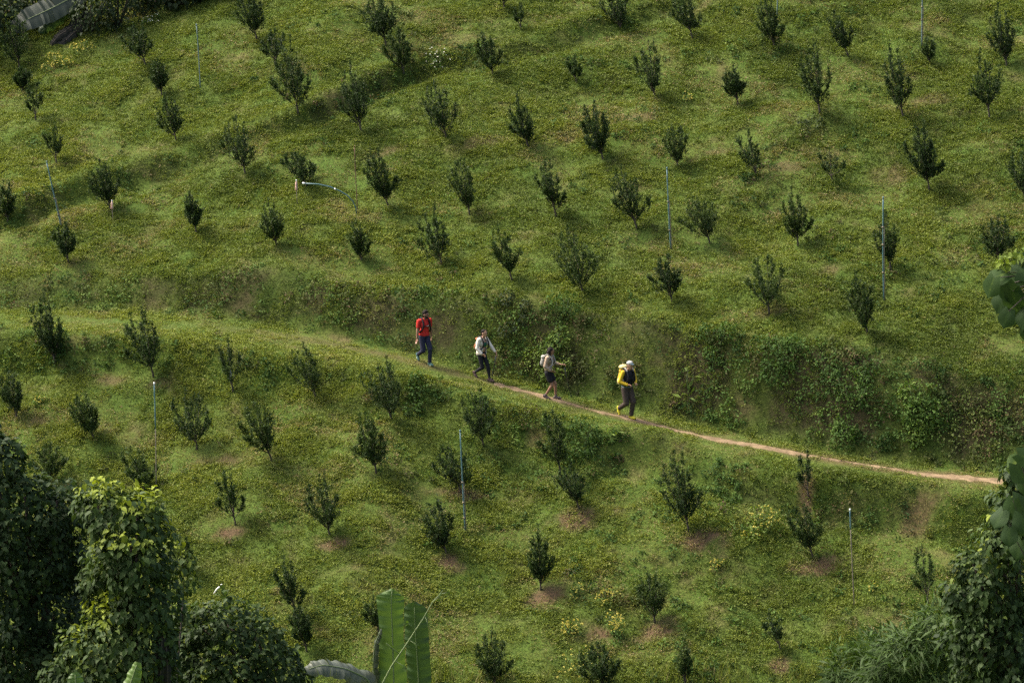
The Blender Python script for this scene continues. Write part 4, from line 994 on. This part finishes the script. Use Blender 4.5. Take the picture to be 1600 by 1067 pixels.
def person(label, foot_px, heading, stature, pose, build):
    S = stature / 1.75
    g0 = ground_at(*foot_px); yawm = Matrix.Rotation(heading, 3, 'Z')
    plant = np.array(pose['ankle_' + pose['plant']], float)
    off = np.array(yawm @ Vector((plant[0] + .06, plant[1], 0))) * S
    base = np.array([g0[0] - off[0], g0[1] - off[1], g0[2] + .02])
    t = empty("person", base, label, "person", rz=heading)
    J = {}
    for sd_, yy in (('l', 1), ('r', -1)):
        a = np.array(pose['ankle_' + sd_], float)
        if sd_ != pose['plant'] and not pose.get('lifted'):
            wpt = base + np.array(yawm @ Vector((a[0] + .12, a[1], 0))) * S
            a = a + np.array([0, 0, (float(H(wpt[0], wpt[1])) + .02 - base[2]) / S])
        J['ank' + sd_] = a
    P = np.array(pose['pelvis'], float); C = np.array(pose['chest'], float); Hd = np.array(pose['head'], float); hy = pose.get('head_yaw', 0)
    Nk = C + np.array([.0, 0, .19])
    for sd_, yy in (('l', 1), ('r', -1)):
        hip = P + np.array([0, .09 * yy, -.03]); J['hip' + sd_] = hip
        J['knee' + sd_], J['ank' + sd_] = ik(hip, J['ank' + sd_], .43, .42, (1, .05 * yy, 0))
        sh = C + np.array([-.01, pose.get('shw', .185) * yy, .125]); J['sh' + sd_] = sh
        J['elb' + sd_], J['wr' + sd_] = ik(sh, pose['wrist_' + sd_], .285, .25, pose.get('pole_' + sd_, (-1, .5 * yy, -.2)))
    mid = (P + C) * .5
    fem = pose.get('fem', 1.0)
    def torso(i, lo=True, hi=True):
        s_ = []
        if lo: s_ += [ellip(P, (.112 + i, .158 + i, .12 + i)), capsule(J['hipl'], .088 + i, J['hipr'], .088 + i)]
        if hi: s_ += [ellip(mid, (.098 + i, .138 * fem + i, .17)), ellip(C, (.115 + i, .155 * fem + i, .17 + i * .6)), capsule(J['shl'] - [0, .03, 0], .058 + i, J['shr'] + [0, .03, 0], .058 + i), capsule(C + [0, .07, .13], .07 + i, C + [0, -.07, .13], .07 + i)]
        return s_
    def arm(sd_, i, f):
        s_ = [capsule(J['sh' + sd_], .052 + i, J['sh' + sd_] + (J['elb' + sd_] - J['sh' + sd_]) * min(f, 1), .052 + i - .012 * min(f, 1))]
        if f > 1: s_.append(capsule(J['elb' + sd_], .040 + i, J['elb' + sd_] + (J['wr' + sd_] - J['elb' + sd_]) * (f - 1), .040 + i - .014 * (f - 1)))
        return s_
    def leg(sd_, i, f, flare=0):
        k, h_, a = J['knee' + sd_], J['hip' + sd_], J['ank' + sd_]
        s_ = [capsule(h_, .086 + i, h_ + (k - h_) * min(f, 1), .086 + i - .030 * min(f, 1) + flare)]
        if f > 1:
            g_ = f - 1; c_ = k + (a - k) * .3 + unit(np.cross(a - k, [0, 1, 0])) * .012
            s_ += [capsule(k, .055 + i, k + (a - k) * .3 * min(1, g_ * 3), .054 + i), capsule(k + (a - k) * .3, .054 + i, k + (a - k) * g_, .054 + i - .020 * g_ + flare)]
        return s_
    # one continuous body
    cy, sy = math.cos(hy), math.sin(hy); fw = np.array([cy, sy, 0]); lf = np.array([-sy, cy, 0]); up = np.array([0, 0, 1.0])
    hp = lambda x, y, z: Hd + fw * x + lf * y + up * z
    b = torso(0) + [capsule(Nk - [0, 0, .06], .056, Hd + up * -.06 - fw * .01, .05)]
    b += [ellip(Hd + up * .015, (.096, .076, .105), hy), ellip(hp(.030, 0, -.055), (.060, .052, .062), hy), capsule(hp(.085, 0, .02), .010, hp(.108, 0, -.018), .013),
          ellip(hp(-.005, .078, -.005), (.022, .012, .032), hy), ellip(hp(-.005, -.078, -.005), (.022, .012, .032), hy), capsule(hp(.082, .03, .03), .012, hp(.082, -.03, .03), .012), capsule(hp(.075, .018, -.075), .015, hp(.075, -.018, -.075), .015)]
    for sd_, yy in (('l', 1), ('r', -1)):
        b += arm(sd_, 0, 2) + leg(sd_, 0, 2)
        d = J['wr' + sd_] - J['elb' + sd_]
        hd = np.array(pose.get('hand_' + sd_, d)); b += hand(J['wr' + sd_] + unit(d) * .01, hd, pose.get('thumb_' + sd_, (1, -.3 * yy, .3)), pose.get('curl_' + sd_, .5))
        td = unit(np.array(pose.get('toe_' + sd_, (1, .1 * yy, 0)), float)); a = J['ank' + sd_]; dn = unit(np.cross(np.array([0, 1, 0]), td)) * -1
        dn = np.array([td[2], 0, -td[0]]); J['td' + sd_], J['dn' + sd_] = td, dn
        b += [capsule(a + dn * .04 - td * .03, .034, a + dn * .05 + td * .14, .026)]
    blob("body", b, K[build['skin']], t, S, .0075, 2)
    for yy in (1, -1):
        blob("eye", [ellip(hp(.090, .032 * yy, .012), (.010, .014, .008), hy)], K['eye'], t, S, .003, 0)
    blob("mouth", [capsule(hp(.088, .02, -.052), .006, hp(.088, -.02, -.052), .006)], K['lip'], t, S, .003, 0)
    for sd_ in 'lr':
        a, td, dn = J['ank' + sd_], J['td' + sd_], J['dn' + sd_]
        sh = blob("shoe", [capsule(a - dn * .03, .043, a + dn * .03, .047), capsule(a + dn * .042 - td * .045, .046, a + dn * .048 + td * .10, .042), capsule(a + dn * .054 + td * .06, .042, a + dn * .056 + td * .165, .034)], K[build['shoe']], t, S, .007, 2)
        blob("sole", [capsule(a + dn * .082 - td * .05 + np.array([0, .018, 0]), .013, a + dn * .082 + td * .17, .013), capsule(a + dn * .082 - td * .05 - np.array([0, .018, 0]), .013, a + dn * .082 + td * .17 + np.array([0, .022, 0]), .013), capsule(a + dn * .082 + td * .04 - np.array([0, .03, 0]), .013, a + dn * .082 + td * .10 - np.array([0, .03, 0]), .013)], K[build.get('sole', 'sole')], sh, S, .007, 1)
    ctx = dict(t=t, S=S, J=J, P=P, C=C, mid=mid, torso=torso, arm=arm, leg=leg, hp=hp, Hd=Hd, hy=hy, base=base, yaw=heading, yawm=yawm)
    return ctx

def local_thing(ctx, name, label, cat, at_local):
    """a separate thing worn or held: its Empty stands at a point of the wearer's frame"""
    o = np.array(at_local) * ctx['S']; wpt = ctx['base'] + np.array(ctx['yawm'] @ Vector(o))
    return empty(name, wpt, label, cat, rz=ctx['yaw']), o
def tube_local(ctx, name, pts, r, mat, parent, org, flat=1.0):
    p = np.array(pts) * ctx['S'] - org
    s = np.linspace(0, 1, len(p)); q = np.linspace(0, 1, 25)
    p = np.stack([smooth(np.interp(q, s, p[:, i]), 5) for i in range(3)], -1)
    return Tubes().add(p, r, 8).build(name, mat, parent)
def backpack(ctx, label, body, mat, strap_mat, extras=(), strap_r=.024, strap_gap=.02):
    C = ctx['C']; t, o = local_thing(ctx, "backpack", label, "backpack", C + np.array([-.22, 0, 0]))
    blob("pack_body", [ellip(C + np.array(c), r) if len(r) == 3 else capsule(C + np.array(c), r[0], C + np.array(r[1]), r[2]) for c, r in body], mat, t, ctx['S'], .009, 2, org=o)
    for nm, c, r, m in extras:
        blob(nm, [ellip(C + np.array(c), r)], m, t, ctx['S'], .008, 2, org=o)
    for yy in (1, -1):
        g = strap_gap
        pts = [(-.15, .09, .12), (-.10, .10, .185 + g), (-.01, .108, .215 + g), (.07, .112, .17 + g), (.125 + g, .112, .06), (.135 + g, .12, -.04), (.10 + g, .15, -.15), (.0, .165 + g, -.22), (-.10, .13, -.24)]
        tube_local(ctx, "strap", [C + np.array([a, b_ * yy, c_]) for a, b_, c_ in pts], strap_r, strap_mat, t, o)
    return t, o
def trekking_pole(ctx, label, grip_local, tip_px, tip_dy=0.0):
    t, o = local_thing(ctx, "trekking_pole", label, "hiking pole", grip_local)
    gw = ctx['base'] + np.array(ctx['yawm'] @ Vector(o)); tip = ground_at(*tip_px)
    inv = np.array(ctx['yawm'].inverted()); d = inv @ (tip - gw)
    t.location = gw
    Tubes().add([d * .06, d * .35, d * .7, d * .99], [.017, .016, .014, .012], 8).build("shaft", K['metal'], t)
    Tubes().add([-d * .04, d * 0, d * .05, d * .10], [.021, .017, .018, .014], 10).build("grip", K['black'], t)
    Tubes().add([d * .93, d * .935, d * .945, d * .95], [.008, .032, .032, .008], 10).build("basket", K['black'], t)
    return t

# 1 - man in the red shirt
c = person("man in a red t-shirt and dark trousers walking last on the trail", (673, 572), R(-60), 1.76, dict(
    plant='l', ankle_l=(.05, .09, .085), ankle_r=(-.40, -.08, .19), toe_r=(.62, -.05, -.75), pelvis=(-.14, 0, .915), chest=(-.115, 0, 1.27), head=(-.04, 0, 1.60), head_yaw=R(30), shw=.20,
    wrist_r=(-.06, -.31, .83), wrist_l=(-.22, .30, .84)), dict(skin='skin_dark', shoe='shoe_teal'))
t, S, J = c['t'], c['S'], c['J']
blob("shirt", c['torso'](.014, False) + [ellip(c['P'] + [0, 0, .06], (.134, .182, .12))] + c['arm']('l', .016, .62) + c['arm']('r', .016, .62), K['red'], t, S)
blob("trousers", c['torso'](.010, True, False) + c['leg']('l', .012, 1.93, .012) + c['leg']('r', .012, 1.93, .012), K['navy'], t, S)
hp = c['hp']
blob("hair", [ellip(hp(-.018, 0, .055), (.098, .084, .085), c['hy']), ellip(hp(.01, 0, .11), (.085, .066, .045), c['hy']), ellip(hp(-.06, 0, -.01), (.05, .07, .07), c['hy'])], K['hair'], t, S, .007, 1, jag=.004)
blob("beard", [ellip(hp(.040, 0, -.078), (.062, .056, .046), c['hy']), capsule(hp(.02, .066, -.03), .016, hp(.06, .045, -.085), .02), capsule(hp(.02, -.066, -.03), .016, hp(.06, -.045, -.085), .02)], K['hair'], t, S, .007, 1, jag=.002)
bp, o = backpack(c, "black backpack worn by the man in the red shirt, with a chest strap", [((-.20, 0, -.03), (.09, .15, .23)), ((-.24, 0, -.08), (.09, .125, .15))], K['black'], K['black'], strap_r=.027)
tube_local(c, "chest_strap", [c['C'] + np.array(q) for q in ((.15, .112, -.02), (.168, .04, -.02), (.168, -.04, -.02), (.15, -.112, -.02))], .017, K['black'], bp, o)
tube_local(c, "buckle", [c['C'] + np.array(q) for q in ((.172, .045, -.015), (.176, .02, -.015), (.176, -.01, -.015))], .016, K['greypack'], bp, o)

# 2 - woman in the open white jacket
c = person("woman in an open cream white jacket and black leggings walking third", (767, 597), R(-44), 1.66, dict(
    plant='l', ankle_l=(.10, .07, .085), ankle_r=(-.44, -.06, .16), toe_r=(.75, 0, -.65), pelvis=(-.20, 0, .90), chest=(-.15, 0, 1.26), head=(-.07, 0, 1.60), head_yaw=R(5), fem=.88, shw=.165,
    wrist_l=(.16, .30, .93), wrist_r=(.00, -.19, .93), pole_r=(-1, -.8, -.2), curl_l=1.1, curl_r=1.0, hand_l=(.6, 0, -.6), hand_r=(.7, .5, -.3)), dict(skin='skin', shoe='shoe_brown', sole='shoe_grey'))
t, S, J = c['t'], c['S'], c['J']; hp = c['hp']; C0 = c['C']; P0 = c['P']
blob("crop_top", [ellip(C0 + [.01, 0, -.03], (.122, .145, .12))], K['green'], t, S)
blob("jacket", c['torso'](.030, False) + [ellip(P0 + [-.01, 0, .03], (.150, .195, .15))] + c['arm']('l', .020, 1.9) + c['arm']('r', .022, 1.85), K['white'], t, S,
     cut=lambda v: (v.x > C0[0] + .02 - .3 * max(0, 1.15 - v.z) * 0 and abs(v.y) < .055 + .10 * max(0, 1.10 - v.z) + .12 * max(0, v.z - 1.34) and v.z < 1.5 and v.x > C0[0] + .03) or (v.z < .80) or (v.z > 1.42 and abs(v.y) < .07))
blob("collar", [capsule(C0 + [.10, .075, .13], .022, C0 + [-.03, .085, .21], .024), capsule(C0 + [.10, -.075, .13], .022, C0 + [-.03, -.085, .21], .024), capsule(C0 + [-.03, .085, .21], .024, C0 + [-.03, -.085, .21], .024)], K['white'], t, S)
blob("leggings", c['torso'](.006, True, False) + c['leg']('l', .006, 1.95) + c['leg']('r', .006, 1.95), K['black'], t, S)
blob("hair", [ellip(hp(-.022, 0, .05), (.094, .083, .082), c['hy']), ellip(hp(-.085, 0, .0), (.05, .055, .06), c['hy']), capsule(hp(-.10, 0, -.02), .035, hp(-.115, 0, -.14), .022)], K['hair'], t, S, .007, 1, jag=.002)
sg, o = local_thing(c, "sunglasses", "dark sunglasses pushed up on the hair of the woman in white", "sunglasses", c['Hd'] + np.array([.05, 0, .12]))
for yy in (1, -1):
    blob("lens", [ellip(hp(.062, .034 * yy, .112), (.013, .030, .019), c['hy'])], K['eye'], sg, S, .004, 0, org=o)
tube_local(c, "frame", [hp(-.06, .088, .07), hp(.04, .080, .105), hp(.075, .03, .115), hp(.075, -.03, .115), hp(.04, -.080, .105), hp(-.06, -.088, .07)], .006, K['black'], sg, o)
bp, o = backpack(c, "white and rust coloured small backpack on the woman in the white jacket", [((-.19, 0, -.05), (.075, .12, .16)), ((-.22, 0, -.10), (.065, .10, .10))], K['white'], K['black'], [("side_pocket", (-.22, -.12, -.14), (.06, .04, .09), K['orange']), ("lid", (-.20, 0, .12), (.085, .125, .05), K['orange'])], .022, .03)
trekking_pole(c, "black hiking pole in the far hand of the woman in white", J['wrl'] + np.array([.055, 0, -.055]), (768, 594))

# 3 - woman in shorts
c = person("woman in a beige shirt and black shorts with long dark hair, walking second", (871, 624), R(-20), 1.65, dict(
    plant='l', ankle_l=(.08, .07, .085), ankle_r=(-.22, -.07, .10), toe_r=(.93, 0, -.36), pelvis=(-.15, 0, .91), chest=(-.12, 0, 1.27), head=(-.06, 0, 1.60), head_yaw=R(24), fem=.9, shw=.165,
    wrist_l=(.25, .20, 1.13), wrist_r=(.00, -.19, .97), pole_r=(-1, -.7, -.2), pole_l=(-.2, .4, -1), curl_l=1.2, curl_r=1.0, hand_l=(.8, 0, .15), hand_r=(.8, .5, 0)), dict(skin='skin_dark', shoe='shoe_grey', sole='shoe_brown'))
t, S, J = c['t'], c['S'], c['J']; hp = c['hp']
blob("shirt", c['torso'](.022, False) + [ellip(c['P'] + [0, 0, .10], (.135, .175, .10))] + c['arm']('l', .020, 1.35) + c['arm']('r', .020, 1.75), K['beige'], t, S, jag=.002)
blob("shorts", c['torso'](.014, True, False) + c['leg']('l', .018, .60, .012) + c['leg']('r', .018, .60, .012), K['black'], t, S)
hs = [ellip(hp(-.025, 0, .05), (.10, .092, .085), c['hy'])]
for k in range(34):
    a = rng.uniform(-2.2, 2.2); q = rng.uniform(0, 1)
    hs.append(ellip(hp(-.055 - .055 * math.cos(a), .085 * math.sin(a),   .06 - .34 * q) , (.042, .042, .055)))
blob("hair", hs, K['hair'], t, S, .008, 1, jag=.004)
bp, o = backpack(c, "pale grey backpack on the woman in black shorts", [((-.20, 0, -.02), (.09, .13, .19)), ((-.24, 0, -.08), (.075, .11, .12))], K['greypack'], K['greypack'], [("lid", (-.20, 0, .13), (.09, .12, .06), K['greypack'])], .024, .022)
trekking_pole(c, "thin hiking pole held out by the woman in black shorts", J['wrl'] + np.array([.06, 0, 0]), (893, 621))

# 4 - man with the yellow backpack
c = person("man in a black vest with yellow sleeves and white cap leading the line", (988, 655), R(-54), 1.84, dict(
    plant='l', lifted=True, ankle_l=(.02, .08, .085), ankle_r=(-.34, -.08, .26), toe_r=(.45, -.05, -.85), pelvis=(-.08, 0, .92), chest=(-.03, 0, 1.27), head=(.05, 0, 1.60), head_yaw=R(8),
    wrist_r=(.13, -.15, 1.05), wrist_l=(.17, .12, 1.06), pole_r=(-1, -.9, -.1), pole_l=(-.8, .8, -.3), curl_l=1.4, curl_r=1.4, hand_r=(.8, .6, 0), hand_l=(.9, -.2, .2)), dict(skin='skin', shoe='shoe_yellow', sole='shoe_yellow'))
t, S, J = c['t'], c['S'], c['J']; hp = c['hp']
blob("undershirt", c['arm']('l', .014, 1.95) + c['arm']('r', .016, 1.95) + [capsule(J['shl'] - [0, .05, 0], .066, J['shr'] + [0, .05, 0], .066)], K['yellow'], t, S)
blob("vest", [ellip(c['mid'], (.128, .165, .19)), ellip(c['C'], (.145, .178, .185)), capsule(c['C'] + [.01, .10, .13], .078, c['C'] + [.01, -.10, .13], .078), ellip(c['P'] + [0, 0, .08], (.135, .172, .10)), ellip(c['C'] + [.12, .08, -.08], (.05, .06, .07)), ellip(c['C'] + [.12, -.08, -.08], (.05, .06, .07))], K['black'], t, S)
blob("belt", [ellip(c['P'] + [0, 0, .035], (.142, .182, .035))], K['belt'], t, S)
blob("trousers", c['torso'](.016, True, False) + c['leg']('l', .020, 1.93, .012) + c['leg']('r', .020, 1.93, .012), K['brown'], t, S, jag=.0015)
blob("hair", [ellip(hp(-.03, 0, .02), (.085, .082, .075), c['hy'])], K['hair'], t, S, .007, 1, jag=.002)
cp_ = blob("cap", [ellip(hp(-.008, 0, .068), (.105, .088, .070), c['hy'])], K['capgrey'], t, S, .007, 2, cut=lambda v: v.z < c['Hd'][2] + .045)
blob("visor", [ellip(hp(.085, 0, .052), (.065, .066, .012), c['hy'], R(10))], K['belt'], cp_, S, .005, 1)
bp, o = backpack(c, "large yellow backpack with a cream lid on the leading man", [((-.24, 0, -.06), (.11, .16, .26)), ((-.30, 0, -.12), (.10, .14, .18)), ((-.22, 0, .12), (.11, .15, .12))], K['pack_yellow'], K['black'],
                 [("lid", (-.22, 0, .235), (.135, .155, .075), K['cream']), ("side_pocket", (-.24, -.15, -.18), (.08, .04, .10), K['cream'])], .024, .03)
for yy in (1, -1):
    tube_local(c, "shoulder_pad", [c['C'] + np.array(q) for q in ((-.02, .115 * yy, .255), (.06, .118 * yy, .225), (.11, .118 * yy, .16))], .022, K['greypack'], bp, o)
